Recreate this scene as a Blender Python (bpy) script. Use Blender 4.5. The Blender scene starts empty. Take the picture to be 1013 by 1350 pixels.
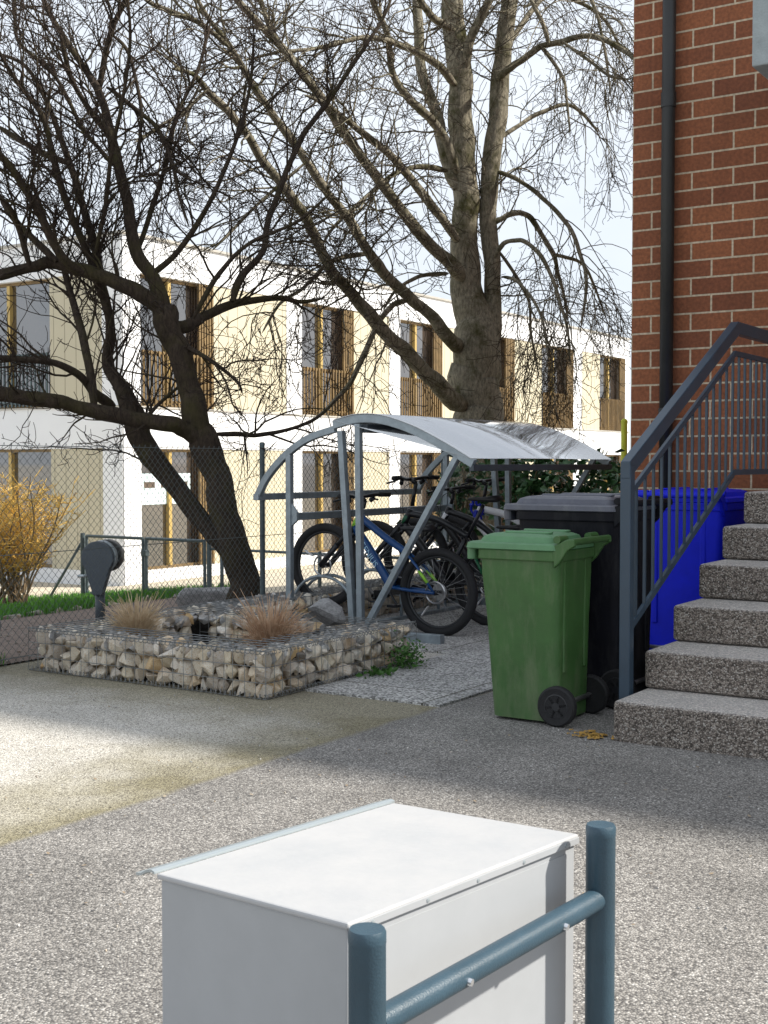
import bpy, bmesh, math, random
import numpy as np
from mathutils import Vector, Matrix, Quaternion

random.seed(7)
SC = bpy.context.scene
COL = SC.collection
PI = math.pi

# ------------------------------------------------------------------ camera, sky, sun
F_PX, CX, CY, EYE = 1680.0, 506.5, 675.0, 1.27
PITCH = math.atan(65 / F_PX)
cam_d = bpy.data.cameras.new('camera')
cam = bpy.data.objects.new('camera', cam_d); COL.objects.link(cam)
cam.location = (0, 0, EYE)
cam.rotation_euler = (PI / 2 - PITCH, 0, 0)
cam_d.sensor_fit = 'VERTICAL'; cam_d.sensor_height = 24
cam_d.lens = 24 * F_PX / 1350
cam_d.clip_start = 0.05; cam_d.clip_end = 3000
cam_d.dof.use_dof = True; cam_d.dof.focus_distance = 7.0; cam_d.dof.aperture_fstop = 22.0
SC.camera = cam

TH = math.radians(-32.97)                       # site axes: x' runs right and towards the camera, y' right and away
CT, ST = math.cos(TH), math.sin(TH)
SUN_EL = math.radians(41)
ALPHA = math.radians(27)
_sx, _sy = math.cos(ALPHA), math.sin(ALPHA)     # towards the sun, in site axes
S_H = (CT * _sx - ST * _sy, ST * _sx + CT * _sy)
S_DIR = Vector((S_H[0] * math.cos(SUN_EL), S_H[1] * math.cos(SUN_EL), math.sin(SUN_EL)))
sun_d = bpy.data.lights.new('sun', 'SUN'); sun = bpy.data.objects.new('sun', sun_d); COL.objects.link(sun)
sun.rotation_euler = S_DIR.to_track_quat('Z', 'Y').to_euler()
sun.location = (20, 0, 30)
sun_d.energy = 4.9; sun_d.angle = math.radians(1.6); sun_d.color = (1.0, 0.945, 0.86)

world = bpy.data.worlds.new("World"); SC.world = world; world.use_nodes = True
wt = world.node_tree; wn = wt.nodes; wl = wt.links
for n in list(wn): wn.remove(n)
w_out = wn.new('ShaderNodeOutputWorld'); w_bg = wn.new('ShaderNodeBackground')
sky = wn.new('ShaderNodeTexSky'); sky.sky_type = 'NISHITA'; sky.sun_disc = False
sky.sun_elevation = SUN_EL; sky.sun_rotation = math.atan2(S_H[0], S_H[1])
sky.air_density = 1.0; sky.dust_density = 1.5; sky.ozone_density = 1.0
geo = wn.new('ShaderNodeNewGeometry')
sep = wn.new('ShaderNodeSeparateXYZ'); tc = wn.new('ShaderNodeTexCoord')
wl.new(tc.outputs['Generated'], sep.inputs[0])
mr = wn.new('ShaderNodeMapRange'); mr.inputs['From Min'].default_value = 0.30; mr.inputs['From Max'].default_value = 0.90
mr.inputs['To Min'].default_value = 0.97; mr.inputs['To Max'].default_value = 0.80
wl.new(sep.outputs['Z'], mr.inputs['Value'])
wnz = wn.new('ShaderNodeTexNoise'); wnz.inputs['Scale'].default_value = 2.6; wnz.inputs['Detail'].default_value = 5
wmp = wn.new('ShaderNodeMapping'); wmp.inputs['Scale'].default_value = (1, 1, 2.4)
wl.new(tc.outputs['Generated'], wmp.inputs[0]); wl.new(wmp.outputs[0], wnz.inputs['Vector'])
mr2 = wn.new('ShaderNodeMapRange'); mr2.inputs['From Min'].default_value = 0.35; mr2.inputs['From Max'].default_value = 0.65
mr2.inputs['To Min'].default_value = 0.80; mr2.inputs['To Max'].default_value = 1.0
wl.new(wnz.outputs['Fac'], mr2.inputs['Value'])
mul = wn.new('ShaderNodeMath'); mul.operation = 'MULTIPLY'
wl.new(mr.outputs[0], mul.inputs[0]); wl.new(mr2.outputs[0], mul.inputs[1])
wmix = wn.new('ShaderNodeMixRGB'); wmix.inputs['Color2'].default_value = (7.35, 7.85, 8.5, 1)   # thin bright cloud veil
wl.new(mul.outputs[0], wmix.inputs['Fac']); wl.new(sky.outputs[0], wmix.inputs['Color1'])
wl.new(wmix.outputs[0], w_bg.inputs['Color']); w_bg.inputs['Strength'].default_value = 0.094
wl.new(w_bg.outputs[0], w_out.inputs[0])

SC.view_settings.view_transform = 'Standard'; SC.view_settings.look = 'None'
SC.view_settings.exposure = 0.52; SC.view_settings.gamma = 1.0
SC.view_settings.use_curve_mapping = False
SC.render.engine = 'CYCLES'
SC.cycles.max_bounces = 8; SC.cycles.transparent_max_bounces = 16

# ------------------------------------------------------------------ frames of reference
def S2W(x, y, z=0.0): return Vector((CT * x - ST * y, ST * x + CT * y, z))
def W2S(X, Y): return (CT * X + ST * Y, -ST * X + CT * Y)
def at(px, py, Y):                              # the point seen at a photo pixel, Y metres ahead
    u, v = (px - CX) / F_PX, (CY - py) / F_PX
    d = Vector((u, math.cos(PITCH) + v * math.sin(PITCH), -math.sin(PITCH) + v * math.cos(PITCH)))
    d *= Y / d.y
    return Vector((d.x, d.y, d.z + EYE))
def ground_z(xs):                               # the plot falls away behind the mesh fence
    d = -6.35 - xs
    return 0.0 if d <= 0 else -min(d * 0.10, 1.2)

# ------------------------------------------------------------------ materials
def mat(name, color=(.5, .5, .5), rough=.6, metal=0.0, spec=.5, var=0.0, vscale=8.0, bump=0.0, bscale=40.0, color2=None):
    m = bpy.data.materials.new(name); m.use_nodes = True
    nt = m.node_tree; b = nt.nodes['Principled BSDF']
    b.inputs['Base Color'].default_value = (*color, 1); b.inputs['Roughness'].default_value = rough
    b.inputs['Metallic'].default_value = metal; b.inputs['Specular IOR Level'].default_value = spec
    t = nt.nodes.new('ShaderNodeTexCoord')
    if var or color2:
        n = nt.nodes.new('ShaderNodeTexNoise'); n.inputs['Scale'].default_value = vscale; n.inputs['Detail'].default_value = 6
        n.inputs['Roughness'].default_value = .65
        nt.links.new(t.outputs['Object'], n.inputs['Vector'])
        r = nt.nodes.new('ShaderNodeValToRGB'); r.color_ramp.elements[0].position = .32; r.color_ramp.elements[1].position = .68
        c2 = color2 or tuple(min(1, c * (1 + var)) for c in color)
        c1 = color if color2 else tuple(c * (1 - var) for c in color)
        r.color_ramp.elements[0].color = (*c1, 1); r.color_ramp.elements[1].color = (*c2, 1)
        nt.links.new(n.outputs['Fac'], r.inputs[0]); nt.links.new(r.outputs[0], b.inputs['Base Color'])
        rr = nt.nodes.new('ShaderNodeMapRange'); rr.inputs['To Min'].default_value = max(0.02, rough - .08); rr.inputs['To Max'].default_value = min(1, rough + .1)
        nt.links.new(n.outputs['Fac'], rr.inputs['Value']); nt.links.new(rr.outputs[0], b.inputs['Roughness'])
    if bump:
        n2 = nt.nodes.new('ShaderNodeTexNoise'); n2.inputs['Scale'].default_value = bscale; n2.inputs['Detail'].default_value = 5
        nt.links.new(t.outputs['Object'], n2.inputs['Vector'])
        bp = nt.nodes.new('ShaderNodeBump'); bp.inputs['Strength'].default_value = bump; bp.inputs['Distance'].default_value = .02
        nt.links.new(n2.outputs['Fac'], bp.inputs['Height']); nt.links.new(bp.outputs[0], b.inputs['Normal'])
    return m

def ramp(nt, fac, stops, interp='LINEAR'):
    r = nt.nodes.new('ShaderNodeValToRGB'); cr = r.color_ramp; cr.interpolation = interp
    while len(cr.elements) < len(stops): cr.elements.new(.5)
    for e, (p, c) in zip(cr.elements, stops): e.position = p; e.color = (*c, 1)
    nt.links.new(fac, r.inputs[0]); return r.outputs[0]
def mixc(nt, fac, a, b, mode='MIX'):
    n = nt.nodes.new('ShaderNodeMixRGB'); n.blend_type = mode
    for s, v in ((0, fac), (1, a), (2, b)):
        if isinstance(v, (int, float)): n.inputs[s].default_value = v
        elif isinstance(v, tuple): n.inputs[s].default_value = (*v, 1)
        else: nt.links.new(v, n.inputs[s])
    return n.outputs[0]
def tex(nt, kind, vec, scale, **kw):
    n = nt.nodes.new(kind); n.inputs['Scale'].default_value = scale
    for k, v in kw.items():
        if hasattr(n, k): setattr(n, k, v)
        else: n.inputs[k.replace('_', ' ').title()].default_value = v
    nt.links.new(vec, n.inputs['Vector']); return n
def mrange(nt, val, a, b, c, d):
    n = nt.nodes.new('ShaderNodeMapRange')
    for k, v in zip(('From Min', 'From Max', 'To Min', 'To Max'), (a, b, c, d)): n.inputs[k].default_value = v
    nt.links.new(val, n.inputs['Value']); return n.outputs[0]
def base(name):
    m = bpy.data.materials.new(name); m.use_nodes = True
    nt = m.node_tree; t = nt.nodes.new('ShaderNodeTexCoord')
    return m, nt, nt.nodes['Principled BSDF'], t.outputs['Object']
def add_bump(nt, b, height, strength, dist):
    bp = nt.nodes.new('ShaderNodeBump'); bp.inputs['Strength'].default_value = strength; bp.inputs['Distance'].default_value = dist
    nt.links.new(height, bp.inputs['Height']); nt.links.new(bp.outputs[0], b.inputs['Normal'])

def aggregate(name, stops, scale, bump=.6, stain=(.75, 1.15), rough=.85, bdist=.006):
    """stone chips set in a binder: one tone per chip"""
    m, nt, b, v = base(name)
    vo = tex(nt, 'ShaderNodeTexVoronoi', v, scale)
    sp = nt.nodes.new('ShaderNodeSeparateColor'); nt.links.new(vo.outputs['Color'], sp.inputs[0])
    c = ramp(nt, sp.outputs[0], stops)
    n = tex(nt, 'ShaderNodeTexNoise', v, 2.2, detail=6.0)
    st = mrange(nt, n.outputs['Fac'], .3, .7, *stain)
    c = mixc(nt, 1.0, c, st, 'MULTIPLY')
    edge = mrange(nt, vo.outputs['Distance'], .35, .75, 1.0, .45)
    c = mixc(nt, 1.0, c, edge, 'MULTIPLY')
    nt.links.new(c, b.inputs['Base Color']); b.inputs['Roughness'].default_value = rough
    inv = mrange(nt, vo.outputs['Distance'], 0, .8, 1, 0)
    add_bump(nt, b, inv, bump, bdist)
    return m, nt, b, v, c

# asphalt: an older pale patch left of a seam, mossy along it, dirt and painted shade by the planter; coarse grey to the right
M_ASPH, nt, b, v, c = aggregate('asphalt', [(0, (.105, .099, .095)), (.25, (.215, .204, .190)), (.55, (.305, .288, .265)), (.85, (.375, .356, .328)), (1, (.58, .56, .525))], 155, .5, (.85, 1.12))
sp = nt.nodes.new('ShaderNodeSeparateXYZ'); nt.links.new(v, sp.inputs[0])
nz = tex(nt, 'ShaderNodeTexNoise', v, 3.0, detail=5.0); nz2 = tex(nt, 'ShaderNodeTexNoise', v, 1.1, detail=4.0)
ad = nt.nodes.new('ShaderNodeMath'); ad.operation = 'MULTIPLY_ADD'; ad.inputs[1].default_value = .10
nt.links.new(nz.outputs['Fac'], ad.inputs[0]); nt.links.new(sp.outputs['X'], ad.inputs[2])      # x' + 0.1*noise
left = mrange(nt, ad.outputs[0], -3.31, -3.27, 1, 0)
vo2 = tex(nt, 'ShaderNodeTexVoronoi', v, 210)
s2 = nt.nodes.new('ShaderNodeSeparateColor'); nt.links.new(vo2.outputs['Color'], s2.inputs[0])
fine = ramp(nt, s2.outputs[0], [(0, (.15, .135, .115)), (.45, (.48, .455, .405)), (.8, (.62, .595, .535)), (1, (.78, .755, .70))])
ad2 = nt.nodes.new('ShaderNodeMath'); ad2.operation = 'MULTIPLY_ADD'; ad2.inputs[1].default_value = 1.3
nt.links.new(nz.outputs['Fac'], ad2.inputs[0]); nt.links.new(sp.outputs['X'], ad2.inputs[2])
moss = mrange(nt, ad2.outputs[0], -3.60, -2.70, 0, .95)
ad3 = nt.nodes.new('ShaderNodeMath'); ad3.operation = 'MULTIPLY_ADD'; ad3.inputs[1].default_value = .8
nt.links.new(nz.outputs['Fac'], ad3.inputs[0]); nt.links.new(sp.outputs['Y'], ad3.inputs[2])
dirt_shade = nt.nodes.new('ShaderNodeMath'); dirt_shade.operation = 'MULTIPLY'
nt.links.new(mrange(nt, ad3.outputs[0], 5.0, 5.6, 0, .8), dirt_shade.inputs[0]); nt.links.new(mrange(nt, sp.outputs['Y'], 5.9, 6.3, 1, 0), dirt_shade.inputs[1])  # dirt along the planter base, with the shade there painted in as darkening
mmx = nt.nodes.new('ShaderNodeMath'); mmx.operation = 'MAXIMUM'; nt.links.new(moss, mmx.inputs[0]); nt.links.new(dirt_shade.outputs[0], mmx.inputs[1]); moss = mmx.outputs[0]  # seam moss joined with the painted shade band
fine = mixc(nt, moss, fine, mixc(nt, 1.0, fine, (.42, .39, .26), 'MULTIPLY'))  # moss now also holds the dirt and painted shade by the planter
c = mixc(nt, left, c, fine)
big = mrange(nt, nz2.outputs['Fac'], .3, .7, .86, 1.1)
c = mixc(nt, 1.0, c, big, 'MULTIPLY')
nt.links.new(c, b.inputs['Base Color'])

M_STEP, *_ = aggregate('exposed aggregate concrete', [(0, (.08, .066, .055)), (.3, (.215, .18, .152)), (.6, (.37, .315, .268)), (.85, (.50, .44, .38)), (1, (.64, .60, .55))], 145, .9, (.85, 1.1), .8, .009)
def worn_lit_top(m_, amount, col):  # upward faces paler: wear, plus skylight painted into the colour
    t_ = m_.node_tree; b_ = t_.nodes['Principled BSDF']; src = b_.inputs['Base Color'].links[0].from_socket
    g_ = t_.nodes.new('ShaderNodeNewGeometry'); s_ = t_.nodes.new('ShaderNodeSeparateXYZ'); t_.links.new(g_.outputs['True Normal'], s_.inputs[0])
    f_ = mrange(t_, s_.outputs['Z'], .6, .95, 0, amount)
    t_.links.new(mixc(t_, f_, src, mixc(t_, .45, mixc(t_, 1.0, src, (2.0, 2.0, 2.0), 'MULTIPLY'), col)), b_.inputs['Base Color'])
worn_lit_top(M_STEP, 1.0, (.72, .71, .69))
M_SLAB, nt, b, v, c = aggregate('washed paving slab', [(0, (.20, .195, .185)), (.4, (.56, .55, .52)), (.75, (.74, .73, .70)), (1, (.85, .84, .81))], 80, .7, (.8, 1.1))
br = nt.nodes.new('ShaderNodeTexBrick'); br.offset = 0.0; br.inputs['Scale'].default_value = 1
br.inputs['Brick Width'].default_value = .86; br.inputs['Row Height'].default_value = 1.0
br.inputs['Mortar Size'].default_value = .006
br.inputs['Color1'].default_value = (1, 1, 1, 1); br.inputs['Color2'].default_value = (.86, .87, .88, 1); br.inputs['Mortar'].default_value = (.25, .24, .2, 1)
nt.links.new(v, br.inputs['Vector'])
nt.links.new(mixc(nt, 1.0, c, br.outputs['Color'], 'MULTIPLY'), b.inputs['Base Color'])

# brick wall
M_BRICK, nt, b, v = base('red brick')
sp = nt.nodes.new('ShaderNodeSeparateXYZ'); nt.links.new(v, sp.inputs[0])
ge = nt.nodes.new('ShaderNodeNewGeometry')
cb = nt.nodes.new('ShaderNodeCombineXYZ')
sm = nt.nodes.new('ShaderNodeMath'); sm.operation = 'ADD'
nt.links.new(sp.outputs['X'], sm.inputs[0]); nt.links.new(sp.outputs['Y'], sm.inputs[1])
nt.links.new(sm.outputs[0], cb.inputs[0]); nt.links.new(sp.outputs['Z'], cb.inputs[1])
br = nt.nodes.new('ShaderNodeTexBrick'); br.inputs['Scale'].default_value = 1; br.offset = .5
br.inputs['Brick Width'].default_value = .289; br.inputs['Row Height'].default_value = .1212
br.inputs['Mortar Size'].default_value = .0072; br.inputs['Mortar Smooth'].default_value = .15
br.inputs['Color1'].default_value = (.255, .088, .036, 1); br.inputs['Color2'].default_value = (.155, .048, .022, 1); br.inputs['Mortar'].default_value = (.49, .40, .285, 1)
br.inputs['Bias'].default_value = -.2
nt.links.new(cb.outputs[0], br.inputs['Vector'])
n1 = tex(nt, 'ShaderNodeTexNoise', v, 45, detail=6.0); n2 = tex(nt, 'ShaderNodeTexNoise', v, 2, detail=4.0)
c = mixc(nt, 1.0, br.outputs['Color'], mrange(nt, n1.outputs['Fac'], .3, .7, .72, 1.25), 'MULTIPLY')
c = mixc(nt, 1.0, c, mrange(nt, n2.outputs['Fac'], .3, .7, .85, 1.12), 'MULTIPLY')
nt.links.new(c, b.inputs['Base Color']); n4 = tex(nt, 'ShaderNodeTexNoise', v, .7, detail=5.0)
mps = nt.nodes.new('ShaderNodeMapping'); mps.inputs['Scale'].default_value = (5, 5, .5); nt.links.new(v, mps.inputs[0])
n5 = tex(nt, 'ShaderNodeTexNoise', mps.outputs[0], 1.0, detail=4.0)
c = mixc(nt, mrange(nt, n5.outputs['Fac'], .52, .72, 0, .35), c, mixc(nt, 1.0, c, (.62, .60, .58), 'MULTIPLY'))
nt.links.new(c, b.inputs['Base Color']); b.inputs['Roughness'].default_value = .85
hh = mixc(nt, .25, mrange(nt, br.outputs['Fac'], 0, 1, 1, 0), n1.outputs['Fac'])
add_bump(nt, b, hh, .7, .012)

def stone_mat(name, stops):
    m, nt, b, v = base(name)
    g = nt.nodes.new('ShaderNodeNewGeometry'); oi = nt.nodes.new('ShaderNodeObjectInfo')
    ad = nt.nodes.new('ShaderNodeMath'); ad.operation = 'ADD'; fr = nt.nodes.new('ShaderNodeMath'); fr.operation = 'FRACT'
    nt.links.new(g.outputs['Random Per Island'], ad.inputs[0]); nt.links.new(oi.outputs['Random'], ad.inputs[1]); nt.links.new(ad.outputs[0], fr.inputs[0])
    c = ramp(nt, fr.outputs[0], stops)
    n = tex(nt, 'ShaderNodeTexNoise', v, 26, detail=8.0, roughness=.7)
    c = mixc(nt, 1.0, c, mrange(nt, n.outputs['Fac'], .3, .7, .62, 1.2), 'MULTIPLY')
    n3 = tex(nt, 'ShaderNodeTexNoise', v, 9, detail=5.0)
    c = mixc(nt, mrange(nt, n3.outputs['Fac'], .5, .68, 0, .7), c, mixc(nt, 1.0, c, (.75, .52, .27), 'MULTIPLY'))
    nt.links.new(c, b.inputs['Base Color']); b.inputs['Roughness'].default_value = .9
    add_bump(nt, b, n.outputs['Fac'], .5, .012)
    return m
M_STONE = stone_mat('limestone', [(0, (.56, .49, .38)), (.25, (.86, .80, .68)), (.42, (.44, .39, .33)), (.60, (.88, .83, .74)), (.74, (.64, .45, .22)), (.84, (.80, .74, .64)), (1, (.66, .58, .43))])
M_GRAVEL = stone_mat('grey gravel', [(0, (.22, .22, .22)), (.3, (.50, .50, .49)), (.6, (.34, .33, .32)), (.85, (.66, .65, .62)), (1, (.42, .40, .36))])

def bark(name, dark, light, moss, mossamt):
    m, nt, b, v = base(name)
    mp = nt.nodes.new('ShaderNodeMapping'); mp.inputs['Scale'].default_value = (1, 1, .35); nt.links.new(v, mp.inputs[0])
    n = tex(nt, 'ShaderNodeTexNoise', mp.outputs[0], 38, detail=10.0, roughness=.78)
    c = ramp(nt, n.outputs['Fac'], [(.3, dark), (.7, light)])
    n2 = tex(nt, 'ShaderNodeTexNoise', v, 3.4, detail=6.0, roughness=.65)
    c = mixc(nt, mrange(nt, n2.outputs['Fac'], .48, .66, 0, mossamt), c, moss)
    nt.links.new(c, b.inputs['Base Color']); b.inputs['Roughness'].default_value = .92; b.inputs['Specular IOR Level'].default_value = .2
    add_bump(nt, b, n.outputs['Fac'], .9, .03)
    return m
M_BARK_A = bark('brown bark', (.018, .014, .011), (.095, .072, .053), (.075, .07, .022), .5)
M_BARK_B = bark('grey beech bark', (.045, .040, .027), (.46, .415, .31), (.060, .058, .018), .95)
M_TWIG_A = mat('dark twig', (.040, .029, .023), .85, var=.35, vscale=4, spec=.2)
M_TWIG_B = mat('grey twig', (.060, .048, .034), .85, var=.35, vscale=3, spec=.2)

M_WHITE, nt, b, v = base('white facade panel')
sp = nt.nodes.new('ShaderNodeSeparateXYZ'); nt.links.new(v, sp.inputs[0])
sm = nt.nodes.new('ShaderNodeMath'); sm.operation = 'ADD'; nt.links.new(sp.outputs['X'], sm.inputs[0]); nt.links.new(sp.outputs['Y'], sm.inputs[1])
md = nt.nodes.new('ShaderNodeMath'); md.operation = 'PINGPONG'; md.inputs[1].default_value = 1.35; nt.links.new(sm.outputs[0], md.inputs[0])
gr = mrange(nt, md.outputs[0], 0, .016, 0, 1); nzw = tex(nt, 'ShaderNodeTexNoise', v, .8, detail=5.0)
nt.links.new(mixc(nt, gr, (.30, .30, .31), ramp(nt, nzw.outputs['Fac'], [(.3, (.74, .75, .77)), (.7, (.82, .83, .84))])), b.inputs['Base Color']); b.inputs['Roughness'].default_value = .5
M_CREAM, nt, b, v = base('cream boarded panel')
sp = nt.nodes.new('ShaderNodeSeparateXYZ'); nt.links.new(v, sp.inputs[0])
sm = nt.nodes.new('ShaderNodeMath'); sm.operation = 'ADD'; nt.links.new(sp.outputs['X'], sm.inputs[0]); nt.links.new(sp.outputs['Y'], sm.inputs[1])
md = nt.nodes.new('ShaderNodeMath'); md.operation = 'PINGPONG'; md.inputs[1].default_value = .16; nt.links.new(sm.outputs[0], md.inputs[0])
gr = mrange(nt, md.outputs[0], 0, .012, 0, 1)
nt.links.new(mixc(nt, gr, (.26, .23, .155), (.52, .475, .35)), b.inputs['Base Color']); b.inputs['Roughness'].default_value = .7
add_bump(nt, b, gr, .6, .02)
M_BRONZE = mat('bronze slats', (.215, .145, .065), .45, metal=.35, var=.3, vscale=3)
M_GOLD = mat('golden window post', (.52, .37, .13), .4, metal=.3)
M_COPING = mat('metal coping', (.42, .40, .36), .5, var=.1)
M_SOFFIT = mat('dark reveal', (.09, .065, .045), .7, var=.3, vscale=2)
M_GLASS, nt, b, v = base('dark window glass')
n = tex(nt, 'ShaderNodeTexNoise', v, .55, detail=3.0)
nt.links.new(ramp(nt, n.outputs['Fac'], [(.35, (.012, .013, .015)), (.7, (.07, .055, .045))]), b.inputs['Base Color'])
b.inputs['Roughness'].default_value = .03; b.inputs['Specular IOR Level'].default_value = .9; b.inputs['IOR'].default_value = 2.1
M_BLIND = mat('pale shelf unit', (.55, .66, .68), .6, var=.15, vscale=1.5)

M_GALV = mat('galvanised steel', (.30, .35, .38), .48, metal=.55, var=.18, vscale=14)
M_WIRE = mat('fence wire', (.115, .135, .135), .5, metal=.5)
M_WIREL = mat('galvanised cage wire', (.24, .25, .25), .45, metal=.5)
M_POSTG = mat('grey green fence post', (.085, .115, .125), .5, metal=.2, var=.15)
M_ANTH = mat('anthracite painted steel', (.022, .048, .078), .36, spec=.6, var=.15, vscale=5, bump=.05, bscale=200)
M_TUBE = mat('blue grey powder coat', (.034, .070, .098), .42, var=.14, vscale=7, bump=.12, bscale=260)
M_BOX = mat('white lacquered sheet', (.37, .385, .40), .38, var=.04, vscale=6)
M_LIDW = mat('white dusty sheet', (.46, .46, .46), .6, color2=(.40, .41, .42), vscale=7, bump=.04, bscale=60)
M_ZINC = mat('zinc edge', (.42, .47, .49), .4, metal=.5)
M_SCREW = mat('screw steel', (.75, .76, .78), .25, metal=.9)
M_PIPE = mat('dark downpipe', (.018, .019, .019), .45, var=.3, vscale=3)
M_CONC = mat('grey concrete', (.30, .34, .35), .8, var=.15, vscale=9, bump=.25, bscale=90)
M_GREEN = mat('green plastic', (.042, .118, .028), .46, var=.16, vscale=5, bump=.10, bscale=240)
M_GREENL = mat('faded green plastic', (.095, .225, .105), .5, var=.15, vscale=6, bump=.10, bscale=240)
M_BLACK = mat('black bin plastic', (.0035, .004, .008), .55, spec=.22, var=.25, vscale=5, bump=.1, bscale=240)
M_BLACKL = mat('black plastic with painted sky sheen', (.085, .090, .115), .34, var=.25, vscale=5, bump=.1, bscale=240)  # lid paler than the body: sky reflection put into the base colour
def dusty(m_, col, amt):                      # rain-splashed dust and pale scuffs on the plastic
    t_ = m_.node_tree; b_ = t_.nodes['Principled BSDF']; src = b_.inputs['Base Color'].links[0].from_socket
    tc_ = t_.nodes.new('ShaderNodeTexCoord'); mp_ = t_.nodes.new('ShaderNodeMapping'); mp_.inputs['Scale'].default_value = (9, 9, 2.2)
    t_.links.new(tc_.outputs['Object'], mp_.inputs[0]); n_ = tex(t_, 'ShaderNodeTexNoise', mp_.outputs[0], 1.6, detail=9.0, roughness=.72)
    s_ = t_.nodes.new('ShaderNodeSeparateXYZ'); t_.links.new(tc_.outputs['Object'], s_.inputs[0])
    low = mrange(t_, s_.outputs['Z'], .0, .45, .16, .0)
    a_ = t_.nodes.new('ShaderNodeMath'); a_.operation = 'ADD'; t_.links.new(n_.outputs['Fac'], a_.inputs[0]); t_.links.new(low, a_.inputs[1])
    t_.links.new(mixc(t_, mrange(t_, a_.outputs[0], .50, .78, 0, amt), src, col), b_.inputs['Base Color'])
dusty(M_GREEN, (.16, .19, .11), .55); dusty(M_BLACK, (.05, .05, .05), .5); dusty(M_BLACKL, (.20, .20, .21), .5)
M_BLUE = mat('blue plastic', (.004, .014, .60), .5, spec=.25, var=.12, vscale=5, bump=.1, bscale=240)
M_RUB = mat('rubber', (.012, .012, .013), .75, var=.3, vscale=20, bump=.2, bscale=150)
M_RIMB = mat('black rim', (.02, .021, .024), .4)
M_STEEL = mat('bare metal', (.5, .5, .5), .3, metal=.9)
M_CARBON = mat('black bike paint', (.012, .013, .016), .3)
M_SADDLE = mat('black saddle', (.016, .016, .018), .5)
M_BLUEF = mat('blue bike paint', (.008, .060, .20), .3)
M_LIME = mat('lime paint', (.28, .60, .05), .35)
M_GRNF = mat('dark green paint', (.01, .12, .05), .3)
M_WHITEF = mat('white bike paint', (.85, .86, .88), .3)
M_LOCK = mat('blue cable', (.01, .03, .48), .4)
M_REFL = mat('white reflector', (.75, .75, .75), .3)
M_ORANGE = mat('orange reflector', (.5, .06, .01), .3)
M_LETTER = mat('light blue lettering', (.35, .60, .80), .4)
M_YELLOWP = mat('yellow green pole', (.62, .66, .06), .5, var=.12, vscale=5)
M_SHRUBY = mat('yellow twig', (.74, .48, .11), .7, var=.35, vscale=3)
M_SHRUBB = mat('brown stem', (.20, .14, .075), .8, var=.3, vscale=4)
M_TAN = mat('dry grass', (.46, .31, .17), .8, color2=(.78, .64, .44), vscale=14)
M_LAUREL = mat('laurel leaf', (.022, .068, .024), .35, color2=(.06, .15, .045), vscale=7)
M_WEED = mat('weed leaf', (.05, .14, .02), .6, var=.4, vscale=20)
M_GRASS = mat('lawn', (.05, .17, .012), .8, color2=(.10, .28, .03), vscale=14)
M_SOIL = mat('brown soil', (.10, .07, .055), .95, color2=(.25, .19, .155), vscale=22, bump=.8, bscale=50)
M_SAND = mat('beige yard', (.45, .39, .29), .9, color2=(.60, .53, .41), vscale=3, bump=.3, bscale=60)
M_DARKS = mat('pit soil', (.03, .026, .022), .95, var=.4, vscale=20, bump=.8, bscale=50)
M_PLATE = mat('grey cast plate', (.055, .070, .085), .5, var=.1, vscale=10, bump=.15, bscale=300)
M_MOSS = mat('yellow sand spill', (.38, .22, .045), .9, var=.4, vscale=30)

# clear roof sheet: part mirror at grazing angles, part clear, a little milky
M_SHEET = bpy.data.materials.new('clear roof sheet'); M_SHEET.use_nodes = True
nt = M_SHEET.node_tree; nt.nodes.remove(nt.nodes['Principled BSDF']); out = nt.nodes['Material Output']
lw = nt.nodes.new('ShaderNodeFresnel'); lw.inputs['IOR'].default_value = 2.7
gl = nt.nodes.new('ShaderNodeBsdfGlossy'); gl.inputs['Roughness'].default_value = .05; gl.inputs['Color'].default_value = (1, 1, 1, 1)
tr = nt.nodes.new('ShaderNodeBsdfTransparent'); tr.inputs['Color'].default_value = (.85, .88, .9, 1)
df = nt.nodes.new('ShaderNodeBsdfDiffuse'); df.inputs['Color'].default_value = (.80, .83, .86, 1)
mx0 = nt.nodes.new('ShaderNodeMixShader'); mx0.inputs[0].default_value = .50
nt.links.new(tr.outputs[0], mx0.inputs[1]); nt.links.new(df.outputs[0], mx0.inputs[2])
mx1 = nt.nodes.new('ShaderNodeMixShader'); nt.links.new(mrange(nt, lw.outputs[0], 0, 1, .30, 1.0), mx1.inputs[0])
nt.links.new(mx0.outputs[0], mx1.inputs[1]); nt.links.new(gl.outputs[0], mx1.inputs[2])
nt.links.new(mx1.outputs[0], out.inputs['Surface'])

# ------------------------------------------------------------------ mesh helpers
def tag(o, label=None, cat=None, group=None, kind=None):
    if label: o['label'] = label
    if cat: o['category'] = cat
    if group: o['group'] = group
    if kind: o['kind'] = kind
    return o
def thing(name, label, cat, loc=(0, 0, 0), rotz=0.0, group=None):
    o = bpy.data.objects.new(name, None); COL.objects.link(o); o.empty_display_size = .1
    o.location = loc; o.rotation_euler = (0, 0, rotz)
    return tag(o, label, cat, group)
def site_thing(name, label, cat, x=0, y=0, z=0, group=None, turn=0.0):
    return thing(name, label, cat, S2W(x, y, z), TH + turn, group)

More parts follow.
